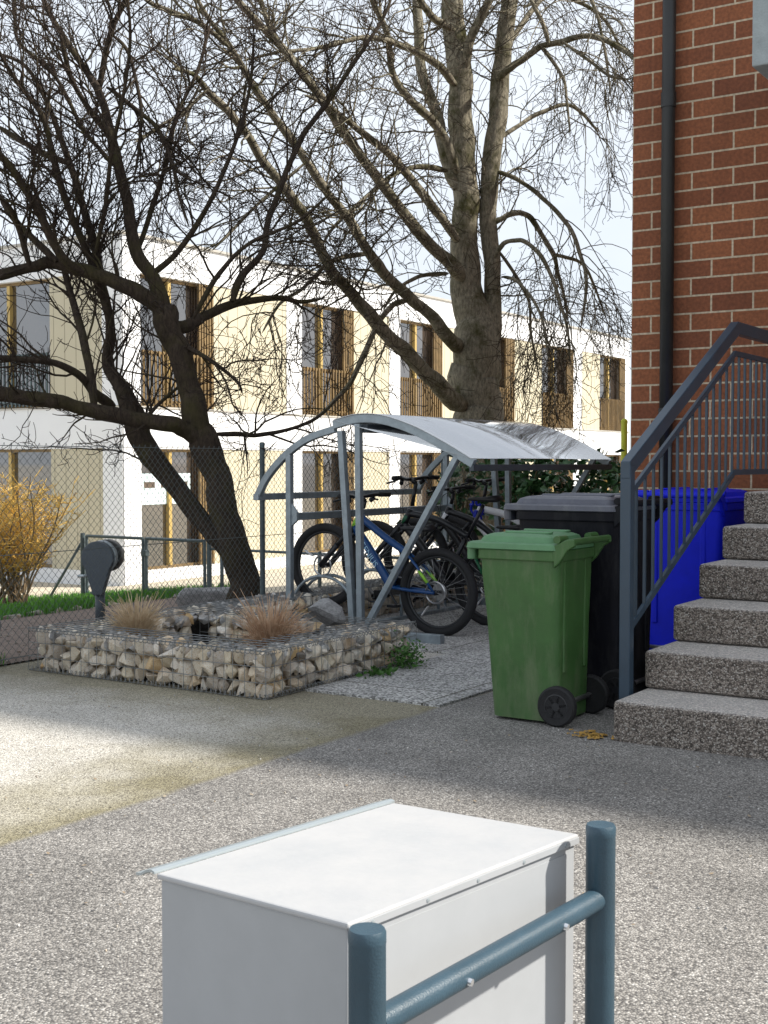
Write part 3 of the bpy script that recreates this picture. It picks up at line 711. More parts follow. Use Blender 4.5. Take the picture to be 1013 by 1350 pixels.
# ------------------------------------------------------------------ wheelie bins
def wheelie_bin(label, x, y, turn, W_, D0, D1, H, lip, mb_, ml_, scale=1.0):
    """front faces local -x, the handle and the wheels are at +x"""
    t = site_thing('wheelie_bin', label, 'bin', x, y, 0, None, turn)
    rim = H - .085; xb = D0 / 2
    b0, b1 = W_ * .40, W_ / 2 - .012
    rings = []
    for z, f in ((.015, 0), (.03, .02), (.20, .22), (.5, .55), (rim - .13, .9), (rim - .12, .93), (rim, 1.0)):
        d = D0 + (D1 - D0) * f; w = b0 + (b1 - b0) * f
        rings.append(rrect(xb - d, xb + .012 * f, -w, w, .045, z, 5))
    m = MB().loft(rings)
    body = m.build('body', mb_, t, auto=.5)
    # moulded collar below the lid and stiffening ribs on the back
    col = MB().loft([rrect(xb - D1 - .012, xb + .022, -b1 - .012, b1 + .012, .05, z, 5) for z in (rim - .045, rim + .006)])
    col.build('rim', mb_, t, bevel=.006)
    for s in (-1, 1):
        MB().box((xb - .002, s * W_ * .26 - .02, .25), (xb + .014, s * W_ * .26 + .02, rim - .04)).build('back_rib', mb_, body, bevel=.008)
    # lid with a raised, rounded panel, a lip at the front and a hinge at the back
    x0, x1, w = xb - D1 - lip, xb + .02, W_ / 2 + .012
    rg = []
    for z, ins, rr in ((rim + .004, .010, .05), (rim + .010, 0, .055), (rim + .034, .004, .055), (rim + .040, .016, .05), (rim + .042, .045, .05), (rim + .068, .058, .05), (rim + .080, .085, .05), (rim + .085, .13, .04)):
        rg.append(rrect(x0 + ins * 1.25, x1 - ins, -w + ins, w - ins, rr, z, 5))
    lid = MB().loft(rg).build('lid', ml_, t, auto=.6)
    rgs = MB()
    for s in (-1, 1): rgs.loft([rrect(x0 + .17, x1 - .09, s * w * .42 - q, s * w * .42 + q, q * .9, z, 3) for q, z in ((.028, rim + .083), (.022, rim + .093))])
    rgs.build('lid_ridge', ml_, lid, bevel=.004)
    # front skirt of the lid
    MB().loft([rrect(x0 + .004, x0 + .05, -w + .03, w - .03, .02, z, 3) for z in (rim - .05, rim + .02)]).build('lid_grip', ml_, lid, bevel=.006)
    for s in (-1, 1):
        MB().tube([(xb + .012, s * (w - .11), rim + .062), (xb + .012, s * (w - .015), rim + .062)], .019, 12).build('hinge', mb_, t, auto=.6)
    hd = MB(); xh = xb + .085
    hd.tube([(xh, -w + .02, rim + .052), (xh, w - .02, rim + .052)], .017, 12)
    for s in (-1, 1):
        hd.prism([(xb - .015, rim + .030), (xh - .02, rim + .066), (xh + .016, rim + .064), (xh + .018, rim + .034), (xh - .02, rim + .012), (xb + .022, rim - .05), (xb - .005, rim - .075)], s * (w - .03) - .012, s * (w - .03) + .012)
    hd.build('handle', mb_, t, bevel=.005)
    # wheels on a through axle
    wr = .098 * scale; xw = xb + .005
    MB().tube([(xw, -W_ * .42, wr), (xw, W_ * .42, wr)], .013, 10).build('axle', M_STEEL, t, smooth=True)
    for s in (-1, 1):
        c = (xw, s * (W_ * .43), wr)
        whl = MB().lathe([(wr * .66, -.018), (wr * .9, -.022), (wr, -.014), (wr, .014), (wr * .9, .022), (wr * .66, .018)], c, n=32).build('wheel', M_RUB, t, auto=.7)
        rm = MB().lathe([(wr * .65, -.013), (wr * .66, .017), (wr * .58, .019), (wr * .55, .006), (wr * .25, .006), (wr * .2, .02), (.004, .02)], (c[0], c[1], c[2]), n=28) if s > 0 else \
             MB().lathe([(wr * .65, .013), (wr * .66, -.017), (wr * .58, -.019), (wr * .55, -.006), (wr * .25, -.006), (wr * .2, -.02), (.004, -.02)], c, n=28)
        for k in range(6):
            q = k * PI / 3 + .2; u = Vector((math.cos(q), 0, math.sin(q)))
            rm.bar(Vector(c) + Vector((0, s * .010, 0)) + u * wr * .2, Vector(c) + Vector((0, s * .010, 0)) + u * wr * .6, .012, .016, (0, 1, 0))
        rm.build('hub', M_RIMB, whl, auto=.6)
    return t
wheelie_bin('smaller green wheelie bin with closed paler lid in front of the black bin', -2.80, 5.76, 0, .46, .36, .42, .925, .075, M_GREEN, M_GREENL)
wheelie_bin('tall black wheelie bin with paler lid behind the green bin', -2.78, 6.38, 0, .57, .46, .57, 1.095, .085, M_BLACK, M_BLACKL, 1.05)
wheelie_bin('bright blue wheelie bin standing between the stairs and the brick wall', -2.80, 7.98, -PI / 2, .60, .50, .60, 1.10, .08, M_BLUE, M_BLUE, 1.0)

# ------------------------------------------------------------------ bicycle shelter
sh = site_thing('bicycle_shelter', 'galvanised bicycle shelter with curved clear roof sheet in front of the mesh fence', 'bicycle shelter', -5.15, 7.6, 0)
SL = 2.32
def spline(P, n=5):
    P = [Vector(p) for p in P]; out = []
    for i in range(len(P) - 1):
        p0, p1, p2, p3 = P[max(i - 1, 0)], P[i], P[i + 1], P[min(i + 2, len(P) - 1)]
        for k in range(n):
            t = k / n
            out.append(.5 * ((2 * p1) + (p2 - p0) * t + (2 * p0 - 5 * p1 + 4 * p2 - p3) * t * t + (3 * p1 - p0 - 3 * p2 + p3) * t ** 3))
    out.append(P[-1]); return out
# cross-section in local x (from -0.92 at the fence to +0.95 at the open side)
ARC_R = [(-.21, 1.545), (.0, 1.585), (.22, 1.572), (.48, 1.495), (.74, 1.375), (.95, 1.262)]
ARC_L = [(-.92, 1.015), (-.83, 1.16), (-.66, 1.32), (-.45, 1.445), (-.20, 1.515)]
for y in (0, SL):
    MB().sweep(spline([(x, y, z) for x, z in ARC_R]), .045, .06, (0, 1, 0)).build('roof_arch', M_GALV, sh, bevel=.003)
    MB().sweep(spline([(x, y, z) for x, z in ARC_L]), .045, .05, (0, 1, 0)).build('rear_arch', M_GALV, sh, bevel=.003)
    MB().bar((-.15, y, 1.50), (-.04, y, .0), .045, .05, (0, 1, 0)).build('post', M_GALV, sh, bevel=.003)
    MB().bar((.0, y + .002, 1.55), (.02, y + .002, .0), .045, .045, (0, 1, 0)).build('post', M_GALV, sh, bevel=.003)
    MB().bar((-.62, y, 1.33), (-.62, y, .0), .045, .045, (0, 1, 0)).build('rear_post', M_GALV, sh, bevel=.003)
    MB().bar((.045, y - .002, .05), (.82, y - .002, 1.31), .04, .05, (0, 1, 0)).build('brace', M_GALV, sh, bevel=.003)
    MB().bar((-.62, y + .005, .04), (.70, y + .005, .04), .07, .06, (0, 1, 0)).build('foot_beam', M_GALV, sh, bevel=.003)
MB().bar((-.92, -.03, 1.01), (-.92, SL + .03, 1.01), .05, .05).build('eave_bar', M_GALV, sh, bevel=.003)
MB().bar((-.62, .03, .865), (-.62, SL - .03, .865), .05, .055).build('rear_rail', M_GALV, sh, bevel=.003)
MB().bar((.04, .02, 1.515), (.04, SL, 1.515), .05, .06).build('purlin', M_PLATE, sh)
MB().bar((.94, -.02, 1.235), (.94, SL + .04, 1.235), .035, .045).build('front_gutter', M_PLATE, sh, bevel=.003)
for s in (0, 1): MB().prism([(-.62, .99), (-.62, .78), (-.545, .84), (-.545, .90)], SL * s - .012, SL * s + .012).build('gusset', M_GALV, sh)
pts = spline([(x, 0, z + .036) for x, z in ARC_R], 16)
rf = MB().loft([[(p.x, y, p.z + dz) for p in pts] for y, dz in ((-.03, 0), (SL + .05, 0))], False)
o = rf.build('roof_sheet', M_SHEET, sh, smooth=True, fix=False)
sd_ = o.modifiers.new('thick', 'SOLIDIFY'); sd_.thickness = .005
# bicycle rack: hoops on two rails
rk = site_thing('bicycle_rack', 'low galvanised rack of hoops holding the front wheels of the bicycles', 'bicycle rack', -5.73, 7.7, 0)
BIKES_Y = [7.99, 8.68, 9.27, 9.88]
for x in (-.20, .30): MB().bar((x, 0, .02), (x, 2.4, .02), .05, .04).build('base_rail', M_GALV, rk)
for yy in BIKES_Y:
    for s in (-.055, .055):
        P = [(-.26, 0, .03), (-.26, 0, .16)] + [(.02 - .28 * math.cos(q), 0, .16 + .24 * math.sin(q)) for q in np.linspace(.15, PI - .15, 12)] + [(.30, 0, .16), (.30, 0, .03)]
        MB().tube([(p[0], yy - 7.7 + s, p[2]) for p in P], .013, 8).build('hoop', M_GALV, rk, smooth=True)
    MB().bar((-.28, yy - 7.7, .135), (.02, yy - 7.7, .135), .05, .012).build('wheel_tray', M_GALV, rk)

# ------------------------------------------------------------------ bicycles
def text_mesh(txt, size, m, parent, mw):
    cu = bpy.data.curves.new('lettering', 'FONT'); cu.body = txt; cu.size = size; cu.extrude = .0006; cu.align_x = 'CENTER'; cu.align_y = 'CENTER'
    o = bpy.data.objects.new('lettering', cu); COL.objects.link(o)
    dg = bpy.context.evaluated_depsgraph_get(); me = bpy.data.meshes.new_from_object(o.evaluated_get(dg))
    bpy.data.objects.remove(o); me.materials.append(m)
    p = bpy.data.objects.new('lettering', me); COL.objects.link(p); p.parent = parent; p.matrix_local = mw; return p
RW = .325
def bicycle(label, x_rear, y, wb, lift, fr, ac, bar_z, sad, clus, style, letter=None):
    t = site_thing('bicycle', label, 'bicycle', x_rear, y, 0, 'bicycles parked in the shelter rack', PI)
    ang = math.asin(lift / wb); ca, sa = math.cos(ang), math.sin(ang)
    Q = lambda x, z, yy=0.0: Vector((x * ca - (z - RW) * sa, yy, RW + x * sa + (z - RW) * ca))
    bbk, sc = (.41, .285), clus; hb, ht = (.795 * wb / 1.02, .66), (.755 * wb / 1.02, .79); ax = (wb, RW)
    f = MB()
    dt = spline([Q(*hb), Q((hb[0] * .62 + bbk[0] * .38), hb[1] * .62 + bbk[1] * .38 + .012), Q(*bbk)], 5)
    tk = 1.3 if style == 'white' else 1.15
    f.tube(dt, .029 * tk, 12)
    f.tube(spline([Q(ht[0] + .012, ht[1] - .035), Q((ht[0] + sc[0]) / 2, (ht[1] + sc[1]) / 2 + (.02 if style != 'blue' else -.03)), Q(*sc)], 5), [.024 * tk] * 11, 10)
    f.tube([Q(*bbk), Q(sc[0], sc[1] + .03)], .019, 10); f.tube([Q(*hb), Q(*ht)], .026, 12)
    f.tube([Q(bbk[0], bbk[1], -.045), Q(bbk[0], bbk[1], .045)], .028, 12)
    frame = f.build('frame', fr, t, smooth=True)
    sy = MB()
    for s in (-1, 1):
        sy.tube([Q(bbk[0] - .02, bbk[1], s * .035), Q(.2, .30, s * .052), Q(0, RW, s * .066)], .0125, 8)
        sy.tube([Q(sc[0], sc[1], s * .02), Q(sc[0] * .6, sc[1] * .6 + RW * .4 + .02, s * .055), Q(0, RW, s * .066)], .010, 8)
    sy.build('rear_stays', fr, frame, smooth=True)
    for s in (-1, 1): MB().tube([Q(sc[0] * .52, sc[1] * .52 + RW * .48 + .012, s * .058), Q(sc[0] * .22, sc[1] * .22 + RW * .78 + .010, s * .064)], .0125, 8).build('stay_accent', ac, frame, smooth=True)
    am = MB()
    am.tube([Q(hb[0] + .004, hb[1] + .01), Q(hb[0] - .022, hb[1] + .075)], .0275, 12)
    am.build('colour_accent', ac, frame, smooth=True)
    fk = MB()
    for s in (-1, 1):
        fk.tube([Q(hb[0] + .015, hb[1] - .02, s * .058), Q((hb[0] + ax[0]) / 2, (hb[1] + ax[1]) / 2 + .0, s * .062)], .0165, 10)
        fk.tube([Q((hb[0] + ax[0]) / 2 - .01, (hb[1] + ax[1]) / 2 + .02, s * .062), Q(ax[0] + .005, ax[1], s * .062)], .022, 10)
    fk.tube([Q(hb[0] + .012, hb[1] - .02, -.07), Q(hb[0] + .012, hb[1] - .02, .07)], .022, 10)
    fk.build('fork', M_CARBON, t, smooth=True)
    for (cx_, cz_, rear) in ((0, RW, True), (wb, RW, False)):
        c = Q(cx_, cz_); R = RW - .032
        tyre = MB(); tyre.tube([c + Vector((R * math.cos(q), 0, R * math.sin(q))) for q in np.linspace(0, 2 * PI, 48, endpoint=False)], .0325, 10, closed=True)
        wh = bpy.data.objects.new('wheel', None); COL.objects.link(wh); wh.parent = t
        to = tyre.build('tyre', M_RUB, wh, smooth=True)
        rim = MB(); rim.tube([c + Vector(((R - .034) * math.cos(q), 0, (R - .034) * math.sin(q))) for q in np.linspace(0, 2 * PI, 48, endpoint=False)], .013, 8, closed=True)
        rim.tube([c + Vector((0, -.05, 0)), c + Vector((0, .05, 0))], .02, 12)
        rim.build('rim', M_RIMB, wh, smooth=True)
        spk = []
        for k in range(28):
            q = 2 * PI * k / 28; s = -1 if k % 2 else 1; q2 = q + (.5 if (k // 2) % 2 else -.5)
            a_ = c + Vector((.02 * math.cos(q2), s * .032, .02 * math.sin(q2))); b_ = c + Vector(((R - .036) * math.cos(q), 0, (R - .036) * math.sin(q)))
            spk.append((np.array([a_, b_]), [.0011, .0011]))
        V, Fq = tubes_np(spk, 4); fast_mesh('spokes', V, Fq, M_STEEL, wh)
        yd = .045
        rot = MB(); rot.tube([c + Vector((.078 * math.cos(q), yd, .078 * math.sin(q))) for q in np.linspace(0, 2 * PI, 32, endpoint=False)], .0075, 4, closed=True)
        for k in range(6):
            q = k * PI / 3; rot.bar(c + Vector((.018 * math.cos(q), yd, .018 * math.sin(q))), c + Vector((.075 * math.cos(q + .4), yd, .075 * math.sin(q + .4))), .002, .007, (0, 1, 0))
        rot.build('brake_disc', M_STEEL, wh)
        if rear:
            cs = MB()
            for rr, yy in ((.062, -.018), (.050, -.026), (.040, -.034), (.03, -.04)): cs.lathe([(.01, yy - .0015), (rr, yy - .0015), (rr, yy + .0015), (.01, yy + .0015)], c, n=24)
            cs.build('cassette', M_STEEL, wh)
        q = -.9 if rear else .5
        u = Vector((math.cos(q), 0, math.sin(q))); p = c + u * (R * .62)
        MB().bar(p - u * .045, p + u * .045, .008, .024, (0, 1, 0)).build('spoke_reflector', M_REFL, wh, bevel=.003)
    # bars
    hbm = MB(); st_ = Q(ht[0] - .01, ht[1] + .03); top_ = Q(ht[0] - .02, bar_z - .025); br_ = Q(ht[0] + .035, bar_z)
    hbm.tube([st_, top_], .016, 10); hbm.tube([top_, br_], .018, 10)
    hbm.tube(spline([br_ + Vector((-.05, -.325, .01)), br_ + Vector((-.03, -.18, .012)), br_ + Vector((0, -.07, 0)), br_, br_ + Vector((0, .07, 0)), br_ + Vector((-.03, .18, .012)), br_ + Vector((-.05, .325, .01))], 4), .0145, 8)
    hb_o = hbm.build('handlebar', M_CARBON, t, smooth=True)
    for s in (-1, 1):
        MB().tube([br_ + Vector((-.052, s * .34, .01)), br_ + Vector((-.04, s * .215, .012))], .018, 10).build('grip', M_RUB, hb_o, smooth=True)
        lv = MB(); lv.tube([br_ + Vector((-.02, s * .19, .008)), br_ + Vector((.035, s * .20, -.018)), br_ + Vector((.03, s * .30, -.03))], .008, 6)
        lv.tube([br_ + Vector((-.025, s * .17, -.01)), br_ + Vector((.0, s * .14, -.035))], .017, 8)
        lv.build('brake_lever', M_CARBON, hb_o, smooth=True)
        cab = [br_ + Vector((.035, s * .17, -.02)), br_ + Vector((.11, s * .10, -.06)), br_ + Vector((.09, s * .02, -.16)), Q(hb[0] + .02, hb[1] + .02, s * .03)]
        MB().tube(spline(cab, 5), .003, 5).build('cable', M_CARBON, hb_o, smooth=True)
    # saddle
    sp0 = Q(sc[0], sc[1]); sdl = Q(*sad)
    MB().tube([sp0, sdl - Vector((0, 0, .02))], .0145, 10).build('seat_post', M_CARBON, t, smooth=True)
    rg = []
    for (dx, w, z0, z1) in ((-.135, .05, -.005, .035), (-.115, .068, -.02, .035), (-.06, .062, -.022, .028), (0, .038, -.016, .020), (.07, .022, -.014, .018), (.125, .014, -.012, .013), (.14, .006, -.006, .006)):
        c = sdl + Vector((dx, 0, .02)); rg.append([c + Vector((0, w * math.cos(q), (z1 if math.sin(q) > 0 else -z0) * math.sin(q))) for q in np.linspace(0, 2 * PI, 12, endpoint=False)])
    MB().loft(rg).build('saddle', M_SADDLE, t, smooth=True)
    # cranks, chainring, chain
    ck = MB(); cb_ = Q(*bbk); ck.lathe([(.02, -.057), (.075, -.057), (.075, -.053), (.02, -.053)], cb_, n=28)
    for s, q in ((-1, .9), (1, .9 + PI)):
        e = cb_ + Vector((.165 * math.cos(q), s * .075, .165 * math.sin(q)))
        ck.tube([cb_ + Vector((0, s * .06, 0)), e], .010, 8); ck.bar(e + Vector((-.04, s * .045, 0)), e + Vector((.04, s * .045, 0)), .07, .02)
    crk = ck.build('crankset', M_CARBON, t)
    ch = MB()
    for z in (.072, -.07): ch.tube([cb_ + Vector((0, -.055, z)), Q(0, RW) + Vector((0, -.03, z * .6))], .004, 4)
    ch.build('chain', M_STEEL, crk)
    if letter:
        mid = (Q(*hb) * .55 + Q(*bbk) * .45); dirv = (Q(*bbk) - Q(*hb)).normalized(); nrm = Vector((0, 1, 0)); yv = nrm.cross(dirv)
        M_ = Matrix((dirv, yv, nrm)).transposed().to_4x4(); M_.translation = mid + nrm * .0355
        text_mesh(letter, .066, M_LETTER, frame, M_)
    return t, Q, hb, ht, sdl, bbk
bicycle('blue mountain bike with lime accents, nearest in the rack', -4.71, 7.99, 1.02, .155, M_BLUEF, M_LIME, .90, (.25, .73), (.295, .555), 'blue', 'GENIUS')
bicycle('tall black bicycle with dark green top tube, second from the blue bike', -4.64, 8.68, 1.09, .15, M_CARBON, M_GRNF, 1.03, (.16, .95), (.26, .66), 'black')
b3, Q3, hb3, ht3, sd3, bb3 = bicycle('black bicycle with white marks and a low saddle, beside the white bicycle', -4.66, 9.27, 1.04, .15, M_CARBON, M_WHITEF, .94, (.17, .70), (.27, .60), 'black')
MB().tube([sd3 + Vector((-.14, -.05, .03)), sd3 + Vector((-.02, -.06, .0)), sd3 + Vector((.02, -.03, -.01))], .012, 8).build('saddle_trim', M_WHITEF, b3, smooth=True)
b4, Q4, hb4, ht4, sd4, bb4 = bicycle('white framed bicycle with a blue cable lock, farthest in the rack', -4.68, 9.88, 1.05, .15, M_WHITEF, M_CARBON, 1.0, (.18, .86), (.27, .66), 'white')
lk = site_thing('cable_lock', 'blue coiled cable lock hanging on the white bicycle', 'lock', -4.68, 9.88, 0, None, PI)
P = [Q4(ht4[0] + .02, ht4[1] - .04) + Vector((.05 * math.cos(q) + .012 * math.cos(9 * q), .04 + .045 * math.sin(q * 1.0) , .075 * math.sin(q) + .02 * math.sin(5 * q))) for q in np.linspace(0, 6 * PI, 90)]
MB().tube(P, .0095, 6).build('cable', M_LOCK, lk, smooth=True)
MB().bar(P[10] + Vector((0, 0, -.05)), P[10] + Vector((.02, 0, -.14)), .03, .03).build('lock_head', M_LOCK, lk, bevel=.005)

# ------------------------------------------------------------------ chain-link fence along the site edge
FX, FH = -6.2, 1.385
FY0, FY1 = 3.2, 11.2
fn = site_thing('mesh_fence', 'chain link fence with grey green posts running behind the planter and the shelter', 'fence', FX, FY0, 0)
D = .056; lines = []; nz_ = int(FH / D); r = np.random.default_rng(11)
for i in range(int((FY1 - FY0) / D)):
    zz = np.arange(0, 2 * nz_ + 1) * D / 2 + .02
    s = np.where(np.arange(len(zz)) % 2 == 0, 0., 1.) * D / 2 * 1.04
    wob = .004 * np.sin(zz * 3 + i * .2)
    if True:
        y = i * D + (s if i % 1 == 0 else -s)
        lines.append((np.stack([wob + .0015 * np.where(np.arange(len(zz)) % 2, 1, -1), y, zz], 1), np.full(len(zz), .0019)))
        y2 = i * D + D - s
        lines.append((np.stack([wob - .0015 * np.where(np.arange(len(zz)) % 2, 1, -1), y2 - D / 2 + D / 2, zz], 1), np.full(len(zz), .0019)))
    # twisted top ends
    zt_ = zz[-1]
    lines.append((np.array([[0, i * D, zt_], [.004, i * D + .006, zt_ + .022], [-.002, i * D + .016, zt_ + .030], [-.004, i * D + .022, zt_ + .016]]), np.full(4, .0017)))
V, Fq = tubes_np(lines, 3); fast_mesh('wire_mesh', V, Fq, M_WIRE, fn)
for y in (7.85 - 5.6 - FY0 + 1.0 - 1.0 + 2.8 - 2.8 + .0 + (5.05 - 2.25), 7.85 - FY0, 10.65 - FY0):
    if y < 0: continue
    p = MB().tube([(-.028, y, -.2), (-.028, y, FH + .03)], .0215, 14).build('post', M_POSTG, fn, auto=.6)
    MB().lathe([(.0235, FH + .02), (.0235, FH + .035), (.015, FH + .045), (.002, FH + .047)], (-.028, y, 0), 'z', 14).build('post_cap', M_POSTG, p, auto=.7)
for z in (FH - .01, .70, .06):
    MB().tube([(-.004, 0, z), (-.004, FY1 - FY0, z)], .0028 if z < 1.2 else .0026, 5).build('tension_wire', M_WIRE, fn, smooth=True)

# ------------------------------------------------------------------ garden gate beyond the fence
gt = site_thing('garden_gate', 'low two leaf mesh gate with grey green frame in front of the white building', 'gate', -13.6, 13.0, 0)
zg = lambda x: ground_z(-13.6 + x)
GT = 2.38
for x, w in ((0, .035), (GT, .035)):
    MB().tube([(x, 0, zg(x) - .1), (x, 0, .26)], w, 12).build('gate_post', M_POSTG, gt, auto=.6)
for (x0, x1) in ((.08, 1.18), (1.24, 2.30)):
    lf = MB(); zb = zg((x0 + x1) / 2) + .06
    P = [(x0, 0, zb), (x1, 0, zb), (x1, 0, .22), (x0, 0, .22)]
    for k in range(4): lf.tube([P[k], P[(k + 1) % 4]], .022, 10)
    leaf = lf.build('gate_leaf', M_POSTG, gt, auto=.6)
    ln = []; L = x1 - x0; H_ = .22 - zb; dd = .07
    for k in range(-int(H_ / dd), int(L / dd) + 1):
        a0 = max(0, -k * dd); a1 = min(H_, L - k * dd)
        if a1 > a0:
            ln.append((np.array([[x0 + k * dd + a0, .002, zb + a0], [x0 + k * dd + a1, .002, zb + a1]]), [.002, .002]))
            ln.append((np.array([[x1 - k * dd - a0, -.002, zb + a0], [x1 - k * dd - a1, -.002, zb + a1]]), [.002, .002]))
    V, Fq = tubes_np(ln, 3); fast_mesh('gate_mesh', V, Fq, M_WIRE, leaf)
MB().tube([(.0, 0, .15), (-.75, 0, zg(-.75) + .02)], .02, 8).build('brace', M_POSTG, gt, smooth=True)
MB().box((1.18, -.05, -.02), (1.27, .03, .06)).build('latch', M_POSTG, gt, bevel=.005)
# low rail fence carrying on to the right of the gate
lf2 = site_thing('low_fence', 'low mesh fence with one rail beside the gate running towards the trees', 'fence', -11.0, 13.0, 0)
lr = MB()
for x in (.0, 1.6, 3.2): lr.tube([(x, 0, ground_z(-11 + x) - .1), (x, 0, .15)], .025, 10)
lr.build('posts', M_POSTG, lf2, auto=.6) if False else None
for x in (.0, 1.6, 3.2): MB().tube([(x, 0, ground_z(-11 + x) - .1), (x, 0, .15)], .025, 10).build('post', M_POSTG, lf2, smooth=True)
MB().tube([(-.2, 0, .12), (3.2, 0, .12)], .018, 8).build('rail', M_POSTG, lf2, smooth=True)
MB().tube([(-.2, 0, -.45), (3.2, 0, -.45)], .012, 8).build('rail', M_POSTG, lf2, smooth=True)

# ------------------------------------------------------------------ teardrop headed post behind the fence
tp = thing('lamp_post', 'short grey post with a teardrop shaped plate and a round drum behind the fence', 'post', at(129, 826, 9.9) * Vector((1, 1, 0)) if False else Vector((-2.22, 9.9, -.03)), math.radians(-6))
MB().tube([(0, .02, 0), (0, .02, .34)], .038, 16).build('stem', M_PLATE, tp, smooth=True)
out_ = [(.0, .20)]
for q in np.linspace(-.25 * PI + .1, 1.25 * PI - .1, 20): out_.append((.128 * math.cos(q), .56 + .132 * math.sin(q)))
out_ = [(.035, .27)] + out_[1:] + [(-.035, .27)]
MB().prism(out_, -.05, .03).build('teardrop_plate', M_PLATE, tp, bevel=.008)
MB().lathe([(.02, .03), (.118, .03), (.128, .05), (.128, .15), (.115, .17), (.02, .17)], (.03, 0, .57), 'y', 32).build('drum', M_PIPE, tp, auto=.6)
MB().lathe([(.122, .0), (.128, .02), (.128, .05), (.122, .06)], (.015, 0, .567), 'y', 32).build('drum_collar', M_ZINC, tp, auto=.6)
MB().tube([(-.08, 0, .42), (-.17, 0, .415)], .012, 8).build('peg', M_ZINC, tp, smooth=True)

# ------------------------------------------------------------------ kindergarten building far behind
KX, KY, KG = -17.9, 18.2, -1.22
kb_ = site_thing('white_building', 'long two storey white building with cream boards and bronze slatted windows behind the trees', 'building', KX, KY, 0)
def sR(px):
    t = (px - CX) / F_PX; Y = -KX / (-ST - CT * t); return Y * (-ST * t + CT) - KY
def sL(px):
    t = (px - CX) / F_PX; Y = KY / (-ST * t + CT); return KX - Y * (CT * t + ST)
ZT, ZWT, ZS, ZG1, ZG0 = 5.74, 5.03, 2.40, 1.55, -.90
LEN_R, LEN_L = sR(828), 16.0
def fbox(side, s0, s1, o0, o1, z0, z1):        # s along the facade, o outwards
    if side == 'R': return (o0, s0, z0), (o1, s1, z1)
    return (-s0, -o0, z0), (-s1, -o1, z1)
def part(side, name, m, s0, s1, o0, o1, z0, z1, parent=kb_, bevel=0):
    return MB().box(*fbox(side, s0, s1, o0, o1, z0, z1)).build(name, m, parent, bevel=bevel)
MB().box((-LEN_L, .0, KG - .5), (-.30, LEN_R, ZT - .05)).build('core_wall', M_SOFFIT, kb_) if False else None
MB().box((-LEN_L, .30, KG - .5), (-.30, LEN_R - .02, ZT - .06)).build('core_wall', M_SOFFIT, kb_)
E = .0
for side, L in (('R', LEN_R), ('L', LEN_L)):
    s0 = 0 if side == 'R' else .004
    part(side, 'parapet_band', M_WHITE, s0 - (.0 if side == 'R' else .0), L, -.29, .02, ZWT, ZT)
    part(side, 'floor_band', M_WHITE, s0, L, -.29, .02, ZG1, ZS)
    part(side, 'plinth', M_WHITE, s0, L, -.29, .02, KG - .4, ZG0)
    part(side, 'coping', M_COPING, -.07 if side == 'R' else .075, L + .05, -.29, .07, ZT, ZT + .05)
    for z in (ZS - .01, ):
        part(side, 'sill', M_COPING, s0, L, .02, .05, ZS - .03, ZS)
MB().box((-LEN_L, 0.3, ZT - .05), (-.30, LEN_R, ZT + .02)).build('roof', M_COPING, kb_)
def window(side, s0, s1, z0, z1, upper, seed=0):
    W_ = s1 - s0
    fr = MB(); dp_ = -.16; fw = .06
    for a, b_ in ((s0, s0 + fw), (s1 - fw, s1)): fr.box(*fbox(side, a, b_, dp_ - .04, dp_ + .05, z0, z1))
    fr.box(*fbox(side, s0 + fw, s1 - fw, dp_ - .04, dp_ + .05, z1 - fw, z1)); fr.box(*fbox(side, s0 + fw, s1 - fw, dp_ - .04, dp_ + .05, z0, z0 + fw))
    w = fr.build('window', M_BRONZE, kb_)
    part(side, 'pane', M_GLASS, s0 + fw, s1 - fw, dp_ - .02, dp_, z0 + fw, z1 - fw, w)
    mid = s0 + W_ * (.42 if side == 'R' else .55)
    part(side, 'mullion', M_GOLD, mid - .045, mid + .045, dp_ + .003, dp_ + .09, z0 + fw + .003, z1 - fw - .003, w)
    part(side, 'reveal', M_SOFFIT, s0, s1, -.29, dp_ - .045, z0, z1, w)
    sl = MB(); k0 = s0 + W_ * .78
    n = 6
    for k in range(n):
        a = k0 + (s1 - k0) * k / n; sl.box(*fbox(side, a, a + (s1 - k0) / n * .55, -.02, .03, z0 + .02, z1 - .02))
    if side == 'R': sl.build('slat_shutter', M_BRONZE, w)
    if upper:
        rl_ = MB(); n = max(8, int(W_ / .115))
        for k in range(n):
            a = s0 + .03 + (W_ - .06) * k / n; rl_.box(*fbox(side, a, a + .036, .034, .06, z0 + .02, z0 + 1.12))
        rl_.box(*fbox(side, s0 + .01, s1 - .01, .02, .033, z0 + 1.06, z0 + 1.11)); rl_.box(*fbox(side, s0 + .01, s1 - .01, .02, .033, z0 + .08, z0 + .13))
        rl_.build('balustrade', M_BRONZE if side == 'R' else M_POSTG, w)
    elif side == 'R' and seed == 0:
        sv = part(side, 'shelf', M_BLIND, s0 + fw + .01, s0 + W_ * .72, dp_ + .002, dp_ + .03, z0 + 1.32, z0 + 1.95, w)
        for q in (.10, .32, .54): part(side, 'shelf_slot', M_SOFFIT, s0 + W_ * q, s0 + W_ * (q + .14), dp_ + .031, dp_ + .036, z0 + 1.66, z0 + 1.78, sv)
U = [('col', 163, 186), ('win', 186, 283), ('cream', 283, 378), ('col', 378, 398), ('win', 398, 467), ('cream', 467, 513), ('col', 513, 527), ('win', 527, 583), ('cream', 583, 608), ('col', 608, 619),
     ('win', 619, 678), ('cream', 678, 714), ('win', 714, 755), ('col', 755, 766), ('cream', 766, 790), ('win', 790, 823), ('col', 823, 828)]
